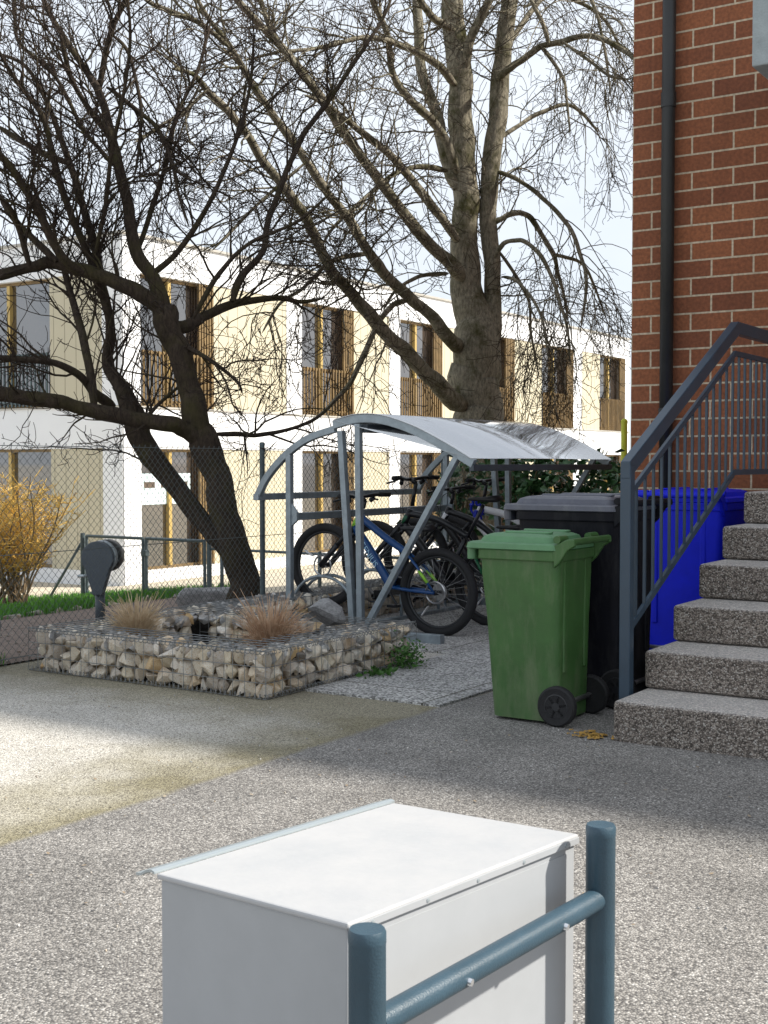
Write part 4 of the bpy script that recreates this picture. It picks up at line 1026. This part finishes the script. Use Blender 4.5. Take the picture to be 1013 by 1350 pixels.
for z0, z1, up in ((ZS, ZWT, True), (ZG0, ZG1, False)):
    first = 0
    for kind, a, b_ in U:
        s0, s1 = sR(a), sR(b_)
        if kind == 'col': part('R', 'column', M_WHITE, s0, s1, -.29, .018, z0, z1)
        elif kind == 'cream': part('R', 'cream_panel', M_CREAM, s0, s1, -.29, .0, z0, z1)
        else: window('R', s0, s1, z0, z1, up, first); first += 1
    Lq = [('col', 0.0, sL(137)), ('cream', sL(137), sL(68)), ('win', sL(68), sL(68) + 2.4), ('cream', sL(68) + 2.4, sL(68) + 4.0), ('col', sL(68) + 4.0, sL(68) + 4.6), ('win', sL(68) + 4.6, sL(68) + 7.2), ('cream', sL(68) + 7.2, LEN_L)]
    for kind, s0, s1 in Lq:
        if kind == 'col': part('L', 'column', M_WHITE, max(s0, .004), s1, -.29, .018, z0, z1)
        elif kind == 'cream': part('L', 'cream_panel', M_CREAM, s0, s1, -.29, .0, z0, z1)
        else: window('L', s0, s1, z0, z1, up, 5)
# yellow pole by the corner of the brick building
yp = thing('yellow_pole', 'yellow green pole standing beyond the corner of the brick wall', 'pole', Vector((at(823, 600, 14).x, 14, -.1)), 0)
MB().tube([(0, 0, 0), (.0, 0, 1.80)], .035, 12).build('pole', M_YELLOWP, yp, auto=.6)
MB().lathe([(.038, 1.80), (.038, 1.83), (.02, 1.85), (.002, 1.853)], (0, 0, 0), 'z', 12).build('cap', M_YELLOWP, yp, auto=.6)

# ------------------------------------------------------------------ laurel shrubs behind the shelter
def laurel(label, x, y, rx, ry, H, n, seed):
    r = np.random.default_rng(seed); z0 = ground_z(x)
    t = site_thing('laurel_shrub', label, 'shrub', x, y, z0, 'laurel shrubs behind the shelter')
    stems = []; tips = []
    for _ in range(16):
        a = r.uniform(0, 2 * PI); R = r.uniform(.2, 1) ; e = np.array([math.cos(a) * rx * R * .8, math.sin(a) * ry * R * .8, H * r.uniform(.6, .97)])
        p = np.linspace(0, 1, 7)[:, None]; P = e * np.concatenate([p ** 1.3, p ** 1.3, p], 1) + r.normal(0, .02, (7, 3)); stems.append((P, np.linspace(.014, .005, 7)))
        for q in P[2:]: tips.append(q)
    V, Fq = tubes_np(stems, 5); fast_mesh('stems', V, Fq, M_SHRUBB, t)
    tips = np.array(tips)
    cl = []
    for _ in range(46): cl.append(np.array([r.normal(0, rx * .48), r.normal(0, ry * .48), H * r.uniform(.12, 1.0)]))
    cl = np.concatenate([np.array(cl), tips])
    V, Fq = leafy(n, .105, lambda r: cl[r.integers(len(cl))] + r.normal(0, .075, 3), r)
    V[:, 2] = np.maximum(V[:, 2], .02); fast_mesh('foliage', V, Fq, M_LAUREL, t, False)
laurel('thin dark green laurel seen through the shelter behind the handlebars', -6.25, 11.0, .38, .3, 1.28, 650, 21)
laurel('dense dark laurel under the middle of the clear roof', -5.55, 11.1, .55, .4, 1.36, 2300, 22)
laurel('dark laurel behind the far brace of the shelter', -4.85, 11.1, .50, .4, 1.36, 1500, 24)
laurel('full laurel at the brick corner above the black bin', -4.15, 10.9, .50, .4, 1.38, 2600, 23)

# ------------------------------------------------------------------ yellow twig shrub at the left
def grow(r, start, d, L, r0, n, wig, grav, tip=.0025):
    P = [np.array(start, float)]; d = np.array(d, float); d /= np.linalg.norm(d); s = L / n
    for i in range(n):
        d = d + r.normal(0, wig, 3) + np.array([0, 0, grav * (i / n if np.isscalar(grav) else 1)]); d /= np.linalg.norm(d); P.append(P[-1] + d * s)
    return np.array(P), np.linspace(r0, tip, n + 1)
r = np.random.default_rng(31)
ysb = thing('yellow_shrub', 'yellow twigged shrub glowing in the sun at the left behind the fence', 'shrub', (-4.95, 17.0, -.60), 0)
stems, tw = [], []
for _ in range(38):
    a = r.uniform(0, 2 * PI); e = r.uniform(.15, .9)
    P, R = grow(r, (r.normal(0, .12), r.normal(0, .12), 0), (math.cos(a) * e, math.sin(a) * e, 1), r.uniform(1.2, 1.85), .016, 9, .10, .04, .006); stems.append((P, R))
    for _ in range(20):
        k = r.integers(3, 9); a2 = r.uniform(0, 2 * PI)
        q, R2 = grow(r, P[k], (math.cos(a2), math.sin(a2), r.uniform(.1, 1.1)), r.uniform(.2, .55), .0065, 5, .16, .05, .004); tw.append((q, R2))
        for _ in range(3):
            a3 = r.uniform(0, 2 * PI); q3, R3 = grow(r, q[r.integers(1, 5)], (math.cos(a3), math.sin(a3), r.uniform(.0, 1)), r.uniform(.08, .2), .005, 3, .15, 0, .004); tw.append((q3, R3))
V, Fq = tubes_np(stems, 5); fast_mesh('stems', V, Fq, M_SHRUBB, ysb)
V, Fq = tubes_np(tw, 3); fast_mesh('twigs', V, Fq, M_SHRUBY, ysb)

# ------------------------------------------------------------------ trees
def limb3(P, Y0, Y1, base_pt, sub=6, jit=.35):
    """traced limb: (x, y, width) in the photograph, Y0..Y1 metres ahead along it"""
    n = len(P); pts = []; rad = []
    for i, (x, y, w) in enumerate(P):
        Y = Y0 + (Y1 - Y0) * i / (n - 1); pts.append(at(x, y, Y)); rad.append(w * .46 * Y / F_PX)
    S = spline(pts, sub); R = []
    for i in range(n - 1):
        for k in range(sub): R.append(rad[i] + (rad[i + 1] - rad[i]) * k / sub)
    R.append(rad[-1]); S = np.array([p - base_pt for p in S]); R = np.array(R)
    return S, R
def roughen(S, R, r, amt):
    n = len(S); off = np.zeros((n, 3)); 
    for f in (2.1, 4.7, 9.3):
        ph = r.uniform(0, 6.28, 3); off += np.sin(np.arange(n)[:, None] * f / 6 + ph) * amt / f
    off[0] = 0
    S2 = S + off * R[:, None] * 2.2; R2 = R * (.95 + .06 * np.sin(np.arange(n) * .7 + r.uniform(0, 6)) * r.uniform(.3, 1)) ; return S2, R2
def tree(name, label, base_pt, limbs, m_trunk, m_twig, seed, cfg):
    r = np.random.default_rng(seed)
    t = thing(name, label, 'tree', base_pt, 0)
    big, small, twigs = [], [], []
    L0 = []
    for (P, Y0, Y1, mode) in limbs:
        S, R = limb3(P, Y0, Y1, Vector(base_pt)); S, R = roughen(S, R, r, .13)
        if L0: R[0] *= .45; R[1] *= .7; R[2] *= .88; R[-1] *= .12; R[-2] *= .6; R[-3] *= .85
        L0.append((S, R, mode))
        (big if R[0] > .035 else small).append((S, R))
    right_up = np.array([0, 0, 1.])
    tip = cfg['tip']
    def spawn(S, R, mode, lvl):
        seg = np.linalg.norm(np.diff(S, axis=0), axis=1); L = seg.sum(); cum = np.concatenate([[0], np.cumsum(seg)])
        dens, l0, l1, wig, nseg = cfg['lv'][lvl]
        if mode == 'droop': dens *= (1.0, .75, .75)[lvl]
        k = r.poisson(max(0.2, L * dens))
        for _ in range(k):
            s = L * (r.uniform(.12, 1.0) if lvl else r.uniform(cfg['start'].get(mode, .15), 1.0))
            i = min(np.searchsorted(cum, s) - 1, len(S) - 2); i = max(i, 0)
            if lvl == 0 and R[i] > cfg['maxr']: continue
            p = S[i] + (S[i + 1] - S[i]) * ((s - cum[i]) / (seg[i] + 1e-9))
            T = (S[i + 1] - S[i]) / (seg[i] + 1e-9)
            nr = r.normal(0, 1, 3); nr -= T * nr.dot(T); nr /= np.linalg.norm(nr) + 1e-9
            ang = r.uniform(.5, 1.25); d = T * math.cos(ang) + nr * math.sin(ang)
            ln = r.uniform(l0, l1) * (1 - .45 * s / L)
            if mode == 'droop':
                d = d + np.array([0, 0, .10]); g = -r.uniform(.3, .95); ln *= 1.25 if lvl == 0 else 1.0
            elif mode == 'mix':
                g = r.uniform(-.20, .16)
            else:
                d = d + np.array([0, 0, .25]); g = r.uniform(-.02, .16)
            if lvl >= 2: g = r.uniform(.02, .25) if mode != 'droop' else r.uniform(-.3, .5)
            r0 = min(R[i] * .55, cfg['r'][lvl] * (.6 if mode == 'droop' else 1))
            P = [p]; n = nseg; st = ln / n; d = d / np.linalg.norm(d); kink = r.normal(0, wig, 3)
            for q in range(n):
                d = d + r.normal(0, wig, 3) + kink * .4 * math.sin(q * 1.1) + np.array([0, 0, g * (1.0 if mode != 'droop' or q < n * .75 else -.8)]) * (3.0 / n)
                d /= np.linalg.norm(d); P.append(P[-1] + d * st)
            P = np.array(P); RR = np.linspace(max(r0, tip * 1.15), tip, n + 1)
            (small if RR[0] > tip * 2.2 else twigs).append((P, RR))
            if lvl + 1 < len(cfg['lv']): spawn(P, RR, mode, lvl + 1)
    for S, R, mode in L0: spawn(S, R, mode, 0)
    V, Fq = tubes_np(big, 14); fast_mesh('trunk', V, Fq, m_trunk, t)
    V, Fq = tubes_np(small, 5); cr = fast_mesh('branches', V, Fq, m_trunk, t)
    V, Fq = tubes_np(twigs, 3); fast_mesh('crown', V, Fq, m_twig, t)
    print(name, len(big), len(small), len(twigs)); return t

A0 = 10.6
LA = [
 ([(322, 806, 60), (320, 780, 50), (313, 735, 45), (300, 680, 43), (285, 630, 42), (270, 590, 46), (262, 555, 40), (248, 510, 35), (235, 465, 35), (222, 425, 40), (214, 398, 34)], A0, A0, 'up'),
 ([(318, 770, 24), (298, 722, 34), (270, 690, 31), (235, 650, 32), (205, 610, 36), (185, 575, 40), (172, 545, 36), (160, 512, 25), (142, 478, 18), (145, 430, 15), (137, 390, 16), (128, 336, 14), (110, 277, 12), (95, 223, 11), (64, 139, 8), (33, 87, 6), (-6, 70, 5)], A0, A0 + .9, 'up'),
 ([(272, 585, 30), (245, 568, 26), (220, 560, 24), (160, 548, 25), (100, 536, 21), (60, 528, 22), (0, 518, 24), (-60, 500, 22)], A0, A0 - .8, 'up'),
 ([(228, 425, 24), (200, 394, 26), (160, 375, 24), (110, 358, 22), (70, 345, 20), (40, 352, 17), (0, 362, 18), (-50, 360, 15)], A0, A0 - .3, 'up'),
 ([(220, 420, 30), (205, 372, 22), (180, 334, 19), (167, 257, 17), (154, 210, 15), (144, 167, 13), (131, 120, 12), (110, 88, 10), (85, 51, 9), (64, 13, 8), (50, -20, 7)], A0, A0 + .7, 'up'),
 ([(131, 118, 11), (134, 95, 9), (146, 44, 9), (164, 5, 8), (175, -20, 7)], A0 + .5, A0 + .3, 'up'),
 ([(137, 395, 14), (122, 350, 12), (100, 300, 11), (85, 257, 11), (69, 200, 10), (56, 154, 8), (31, 118, 7), (8, 85, 6), (-10, 50, 5)], A0 + .2, A0 - .6, 'up'),
 ([(110, 360, 16), (80, 336, 14), (51, 280, 13), (26, 236, 12), (-5, 198, 11)], A0 - .3, A0 - .9, 'up'),
 ([(124, 540, 15), (116, 477, 14), (100, 410, 12), (83, 352, 10), (62, 300, 8), (40, 230, 6)], A0 - .4, A0 + .5, 'up'),
 ([(150, 535, 18), (124, 518, 15), (104, 493, 12), (66, 477, 11), (20, 474, 10), (-20, 470, 8)], A0, A0 - 1, 'up'),
 ([(98, 218, 9), (64, 205, 10), (31, 187, 9), (-5, 165, 9)], A0 + .5, A0 + 1, 'up'),
 ([(154, 222, 8), (128, 192, 7), (103, 159, 7), (72, 100, 6), (26, 56, 6), (20, 15, 5), (22, -20, 4)], A0 + .5, A0 + 1.2, 'up'),
 ([(147, 185, 10), (118, 144, 9), (98, 110, 8), (87, 82, 7), (80, 45, 6)], A0 + .6, A0, 'up'),
 ([(225, 430, 26), (249, 428, 20), (274, 415, 16), (315, 398, 13), (365, 393, 9), (398, 398, 7), (430, 392, 4)], A0, A0 + 1.0, 'up'),
 ([(307, 398, 14), (319, 365, 12), (345, 334, 10), (353, 295, 10), (371, 246, 9), (386, 205, 9), (404, 172, 9), (430, 139, 8), (453, 103, 7), (481, 62, 6), (505, 25, 5), (520, -15, 4)], A0 + .3, A0 + 1.6, 'up'),
 ([(280, 572, 7), (315, 572, 8), (340, 574, 7), (381, 566, 6), (419, 550, 5), (450, 520, 4)], A0, A0 + .9, 'up'),
 ([(141, 115, 8), (180, 144, 7), (210, 172, 7), (228, 221, 6), (236, 257, 5), (250, 300, 4)], A0 + .5, A0 + .0, 'mix'),
 ([(146, 44, 5), (169, 69, 6), (185, 133, 6), (185, 180, 5), (177, 236, 4)], A0 + .4, A0 + .2, 'mix'),
 ([(180, 334, 9), (196, 290, 8), (215, 230, 7), (230, 160, 6), (262, 90, 5), (280, 20, 4)], A0 + .2, A0 + .9, 'up'),
 ([(192, 370, 12), (235, 330, 9), (275, 270, 8), (310, 190, 6), (330, 110, 5), (335, 40, 4)], A0 + .1, A0 + .4, 'up'),
 ([(40, 352, 11), (25, 300, 9), (10, 270, 8), (-15, 250, 7)], A0 - .3, A0 - .8, 'up'),
 ([(75, 345, 12), (48, 318, 11), (20, 290, 10), (0, 265, 9)], A0 - .3, A0 - .1, 'up'),
 ([(228, 450, 9), (270, 470, 7), (310, 500, 5), (320, 520, 3)], A0, A0 - .4, 'mix'),
 ([(185, 560, 9), (208, 535, 6), (230, 515, 5), (245, 500, 4)], A0, A0 + .3, 'up'),
 ([(125, 336, 8), (140, 270, 7), (147, 200, 7), (160, 140, 6), (172, 60, 5), (168, -10, 4)], A0, A0 - .6, 'up'),
 ([(255, 420, 9), (290, 360, 8), (330, 320, 6), (395, 290, 5), (440, 250, 4)], A0, A0 - .5, 'up'),
]
baseA = at(322, 800, A0); baseA.z = -.12
cfgA = dict(tip=.0027, maxr=.11, start={'up': .18, 'mix': .1}, r=[.0105, .0056, .0038],
            lv=[(7.2, .5, 1.7, .15, 10), (6.6, .22, .72, .20, 7), (6.4, .08, .27, .26, 4)])
tree('bare_tree', 'dark forked bare tree leaning behind the mesh fence at the left', baseA, LA, M_BARK_A, M_TWIG_A, 5, cfgA)

B0 = 16.0
LB = [
 ([(628, 815, 100), (627, 700, 84), (628, 600, 78), (627, 555, 76), (630, 500, 76), (628, 465, 70), (622, 425, 60), (617, 370, 46), (613, 300, 40), (612, 250, 38), (611, 180, 37), (607, 130, 36), (603, 80, 36), (600, 30, 33), (598, -40, 30)], B0, B0, 'mix'),
 ([(640, 520, 34), (648, 470, 32), (650, 420, 27), (648, 360, 25), (645, 290, 26), (648, 220, 27), (655, 150, 29), (662, 90, 27), (668, 40, 25), (674, -40, 23)], B0, B0 + .1, 'mix'),
 ([(612, 95, 16), (622, 50, 15), (640, 10, 14), (655, -30, 12)], B0 - .1, B0 - .5, 'mix'),
 ([(602, 250, 22), (590, 210, 19), (580, 170, 18), (571, 139, 17), (558, 98, 16), (552, 43, 15), (547, -20, 14)], B0 - .1, B0 + .6, 'mix'),
 ([(603, 228, 16), (590, 190, 14), (573, 163, 14), (556, 145, 14), (530, 119, 12), (515, 87, 11), (510, 43, 10), (493, 5, 9), (485, -25, 8)], B0 - .2, B0 - 1.4, 'mix'),
 ([(602, 112, 13), (586, 93, 13), (562, 76, 12), (530, 59, 11), (508, 52, 9), (480, 50, 8), (455, 54, 7), (414, 64, 6), (368, 69, 5), (320, 80, 4)], B0 - .2, B0 - 2.5, 'mix'),
 ([(600, 40, 14), (578, 28, 12), (560, 10, 11), (545, -20, 10)], B0 - .2, B0 - .9, 'mix'),
 ([(603, 318, 16), (582, 288, 14), (552, 247, 14), (523, 213, 13), (497, 190, 12), (466, 164, 10), (432, 139, 8), (400, 125, 5)], B0 - .2, B0 - 2.2, 'mix'),
 ([(606, 365, 26), (594, 348, 21), (568, 322, 18), (530, 278, 17), (497, 235, 15), (466, 190, 15), (435, 146, 14), (409, 110, 13), (379, 69, 12), (348, 38, 11), (314, 2, 10), (295, -25, 9)], B0 - .2, B0 - 3.0, 'mix'),
 ([(409, 110, 9), (384, 77, 9), (361, 46, 9), (343, 0, 8), (335, -25, 7)], B0 - 2.3, B0 - 2.6, 'mix'),
 ([(606, 462, 26), (594, 447, 21), (566, 414, 18), (540, 393, 17), (509, 362, 17), (487, 334, 16), (458, 287, 14), (430, 251, 13), (404, 213, 12), (379, 177, 12), (350, 136, 11), (325, 98, 10), (302, 59, 9), (278, 28, 7), (255, -10, 6)], B0 - .2, B0 - 3.4, 'mix'),
 ([(302, 62, 8), (284, 46, 8), (266, 31, 8), (240, 20, 8), (200, 5, 7), (185, -10, 6)], B0 - 3.1, B0 - 3.9, 'mix'),
 ([(608, 535, 34), (589, 518, 27), (561, 492, 24), (528, 457, 22), (497, 426, 21), (464, 388, 18), (440, 360, 17), (415, 310, 16), (404, 290, 15), (381, 254, 14), (348, 213, 13), (325, 177, 12), (299, 144, 11), (273, 118, 10), (253, 97, 7), (225, 90, 5)], B0 - .2, B0 - 4.2, 'mix'),
 ([(273, 118, 6), (240, 148, 6), (205, 170, 5), (175, 190, 4)], B0 - 3.8, B0 - 4.2, 'mix'),
 ([(540, 395, 9), (520, 402, 9), (500, 425, 9), (478, 470, 9), (462, 505, 8), (440, 530, 7), (410, 556, 5), (380, 565, 3)], B0 - .9, B0 - 2.0, 'droop'),
 ([(590, 225, 10), (560, 220, 9), (530, 225, 8), (505, 240, 7), (480, 262, 6), (440, 300, 5), (420, 335, 3)], B0 - .2, B0 - 1.8, 'mix'),
 ([(590, 360, 8), (565, 362, 7), (545, 368, 6), (520, 385, 5), (505, 410, 4)], B0 - .2, B0 - 1, 'droop'),
 ([(487, 334, 8), (455, 338, 8), (430, 350, 7), (400, 380, 6), (370, 400, 5), (345, 440, 4)], B0 - 1.2, B0 - 2.4, 'droop'),
 ([(404, 213, 6), (350, 260, 5), (310, 300, 5), (280, 330, 4)], B0 - 2.4, B0 - 2.8, 'mix'),
 # right side
 ([(658, 105, 13), (666, 95, 12), (687, 79, 11), (713, 61, 10), (743, 55, 10), (766, 47, 9), (790, 49, 9), (812, 61, 8), (832, 73, 8), (860, 100, 6)], B0, B0 - 1.2, 'droop'),
 ([(656, 182, 8), (668, 176, 7), (689, 162, 7), (713, 148, 7), (747, 138, 6), (770, 152, 5), (790, 175, 4)], B0, B0 + .9, 'droop'),
 ([(655, 225, 8), (672, 232, 7), (691, 242, 7), (713, 258, 7), (733, 278, 7), (753, 304, 7), (767, 340, 6), (773, 364, 6), (771, 396, 5), (766, 430, 3)], B0, B0 - .6, 'droop'),
 ([(652, 292, 10), (662, 288, 9), (680, 281, 9), (700, 287, 9), (713, 307, 8), (729, 336, 8), (736, 360, 6), (744, 390, 5), (748, 420, 3)], B0, B0 + .6, 'droop'),
 ([(729, 336, 6), (744, 338, 6), (769, 349, 5), (785, 380, 4), (800, 420, 3)], B0 + .4, B0 + .9, 'droop'),
 ([(653, 340, 9), (660, 326, 8), (673, 317, 7), (693, 319, 7), (713, 338, 7), (729, 367, 6), (740, 404, 5), (749, 440, 4), (752, 480, 3)], B0 - .1, B0 - 1.0, 'droop'),
 ([(653, 325, 5), (684, 369, 6), (698, 400, 5), (700, 440, 4), (712, 500, 3)], B0, B0 + .4, 'droop'),
 ([(662, 365, 6), (680, 370, 5), (700, 390, 5), (716, 425, 4), (722, 470, 3)], B0, B0 - 1.5, 'droop'),
 ([(668, 60, 9), (690, 30, 9), (712, 0, 8), (730, -30, 7)], B0 + .1, B0 + .6, 'droop'),
 ([(725, 60, 8), (715, 30, 7), (700, 0, 6), (690, -25, 5)], B0 - .5, B0 - .6, 'droop'),
 ([(713, 61, 6), (735, 90, 6), (745, 110, 5), (748, 140, 4), (752, 180, 3)], B0 - .4, B0 - .6, 'droop'),
 ([(743, 55, 6), (780, 82, 5), (805, 100, 5), (832, 105, 4)], B0 - .7, B0 - 1, 'droop'),
 ([(690, 10, 7), (730, -5, 7), (770, 5, 6), (800, 30, 5), (822, 70, 4)], B0 + .4, B0 + 1.0, 'droop'),
 ([(760, -40, 7), (775, -10, 6), (790, 30, 5), (800, 80, 4), (806, 130, 3)], B0 + .4, B0 + .2, 'droop'),
]
baseB = at(628, 800, B0); baseB.z = -.25
cfgB = dict(tip=.0033, maxr=.14, start={'mix': .2, 'droop': .2}, r=[.013, .0068, .0046],
            lv=[(5.6, .7, 2.2, .16, 11), (5.6, .3, 1.0, .21, 8), (5.8, .10, .34, .26, 4)])
tree('bare_tree', 'tall double stemmed bare beech with pale bark rising behind the bicycle shelter', baseB, LB, M_BARK_B, M_TWIG_B, 8, cfgB)

# ------------------------------------------------------------------ white cabinet on tubular posts in the foreground
ua, ub = Vector((.669, .743, 0)), Vector((-.743, .669, 0))
KC = .805
cab = thing('white_cabinet', 'white sheet metal cabinet with flat lid on blue grey tubular posts in the foreground', 'cabinet', (-.061 * KC, 2.11 * KC, EYE * (1 - KC)), math.atan2(ua.y, ua.x))
cab.scale = (KC, KC, KC)
LA_, LB_ = .698, .515                            # local x along the front, y to the back
ZA, ZB = .497, .470
body = MB().loft([[(.006, .006, .09), (LA_ - .006, .006, .09), (LA_ - .006, LB_ - .006, .09), (.006, LB_ - .006, .09)],
                  [(.006, .006, ZA - .012), (LA_ - .006, .006, ZA - .012), (LA_ - .006, LB_ - .006, ZB - .012), (.006, LB_ - .006, ZB - .012)]])
bo = body.build('cabinet_body', M_BOX, cab, bevel=.004)
MB().box((.012, .0045, .11), (LA_ - .035, .0055, ZA - .035)).build('front_panel', M_BOX, bo, bevel=.002)
ld = MB().loft([[(0, y, z), (LA_, y, z), (LA_, y, z + .012), (0, y, z + .012)] for y, z in ((0, ZA - .012), (LB_, ZB - .012))])
lid = ld.build('lid', M_LIDW, cab, bevel=.004)
MB().box((.001, -.0022, ZA - .020), (LA_ - .001, .0, ZA - .006)).build('lid_fold', M_BOX, lid, bevel=.002)
zl = MB(); P = [(LB_ + .001, ZB + .004), (LB_ + .012, ZB + .006), (LB_ + .028, ZB + .002), (LB_ + .045, ZB - .008), (LB_ + .060, ZB - .010)]
zl.loft([[(x, y, z) for y, z in P] + [(x, y, z - .005) for y, z in reversed(P)] for x in (-.004, LA_ + .004)]); zl.build('drip_edge', M_ZINC, lid)
inv = Matrix.Rotation(-math.atan2(ua.y, ua.x), 4, 'Z') @ Matrix.Translation((.061, -2.11, 0))
pl, pr = inv @ Vector((-.0266, 1.985, 0)), inv @ Vector((.441, 2.566, 0))
for p in (pl, pr):
    po = MB().lathe([(.030, -.34), (.030, .512), (.0305, .513), (.0305, .530), (.028, .535), (.002, .536)], (p.x, p.y, 0), 'z', 36).build('post', M_TUBE, cab, auto=.5)
zr0, zr1 = .362, .388
rail_a, rail_b = Vector((pl.x, pl.y, .375)), Vector((pr.x, pr.y, .385))
rlo = MB().tube([rail_a + (rail_b - rail_a) * f for f in np.linspace(.03, .985, 8)], .0225, 28).build('cross_rail', M_TUBE, cab, auto=.6)
for f in (.33, .76):
    c = rail_a + (rail_b - rail_a) * f; nrm = Vector((.18, -.93, -.12)).normalized()
    MB().tube([c + nrm * .016, c + nrm * .029], .0065, 10).build('screw', M_SCREW, rlo, auto=.6)
for yy, zz in ((.10, .40), (.40, .40), (.10, .20), (.40, .20)):
    MB().lathe([(.0055, -.0015), (.005, .002), (.0012, .003)], (.006, yy, zz), 'x', 10).build('rivet', M_BOX, bo) if False else None
for xx in np.linspace(.06, LA_ - .05, 5):
    MB().lathe([(.0012, -.0016), (.004, -.0012), (.0045, .002)], (xx, -.0022, ZA - .013), 'y', 10).build('rivet', M_ZINC, lid)
c = Vector((pl.x, pl.y, .372)) + Vector((-.25, -1, 0)).normalized() * .026
MB().tube([c, c + Vector((-.25, -1, 0)).normalized() * .01], .0065, 10).build('screw', M_SCREW, cab, auto=.6)

# ------------------------------------------------------------------ fallen leaves and grit on the asphalt
r = np.random.default_rng(77); V, Fq = [], []
for i in range(260):
    X, Y = r.uniform(-2.6, 2.2), r.uniform(3.4, 7.5); xs_, ys_ = W2S(X, Y)
    if xs_ > -2.35 and ys_ > 5.3: continue
    if xs_ < -4.1 and ys_ > 5.2: continue
    a = r.uniform(0, 6.28); s = r.uniform(.004, .012); k = len(V); z = .006
    u = np.array([math.cos(a), math.sin(a), .15]) * s; w = np.array([-math.sin(a), math.cos(a), .1]) * s * .6; c = np.array([X, Y, z])
    V += [c - u, c - w, c + u, c + w]; Fq.append((k, k + 1, k + 2, k + 3))
o = fast_mesh('leaf_litter', np.array(V), np.array(Fq), mat('dead leaf bits', (.16, .10, .05), .9, color2=(.42, .36, .27), vscale=2), smooth=False); tag(o, kind='stuff')

gr_ = []
random.seed(21)
for i in range(900):
    X, Y = random.uniform(-2.6, 2.4), random.uniform(2.7, 7.0); xs_, ys_ = W2S(X, Y)
    if xs_ > -2.35 and ys_ > 5.3: continue
    if xs_ < -3.3 and ys_ > 5.2: continue
    q = random.uniform(.0022, .0055); gr_.append((Vector((X, Y, q * .4)), (q * 1.3, q, q * .8), rq()))
mbg = MB()
for (c, sz, q) in gr_:
    V, Fc = random.choice(GA); Rm = np.array(q.to_matrix()); mbg.add([tuple(p) for p in (V * np.array(sz)) @ Rm.T + np.array(c)], Fc)
tag(mbg.build('grit', M_GRAVEL, fix=False), kind='stuff')
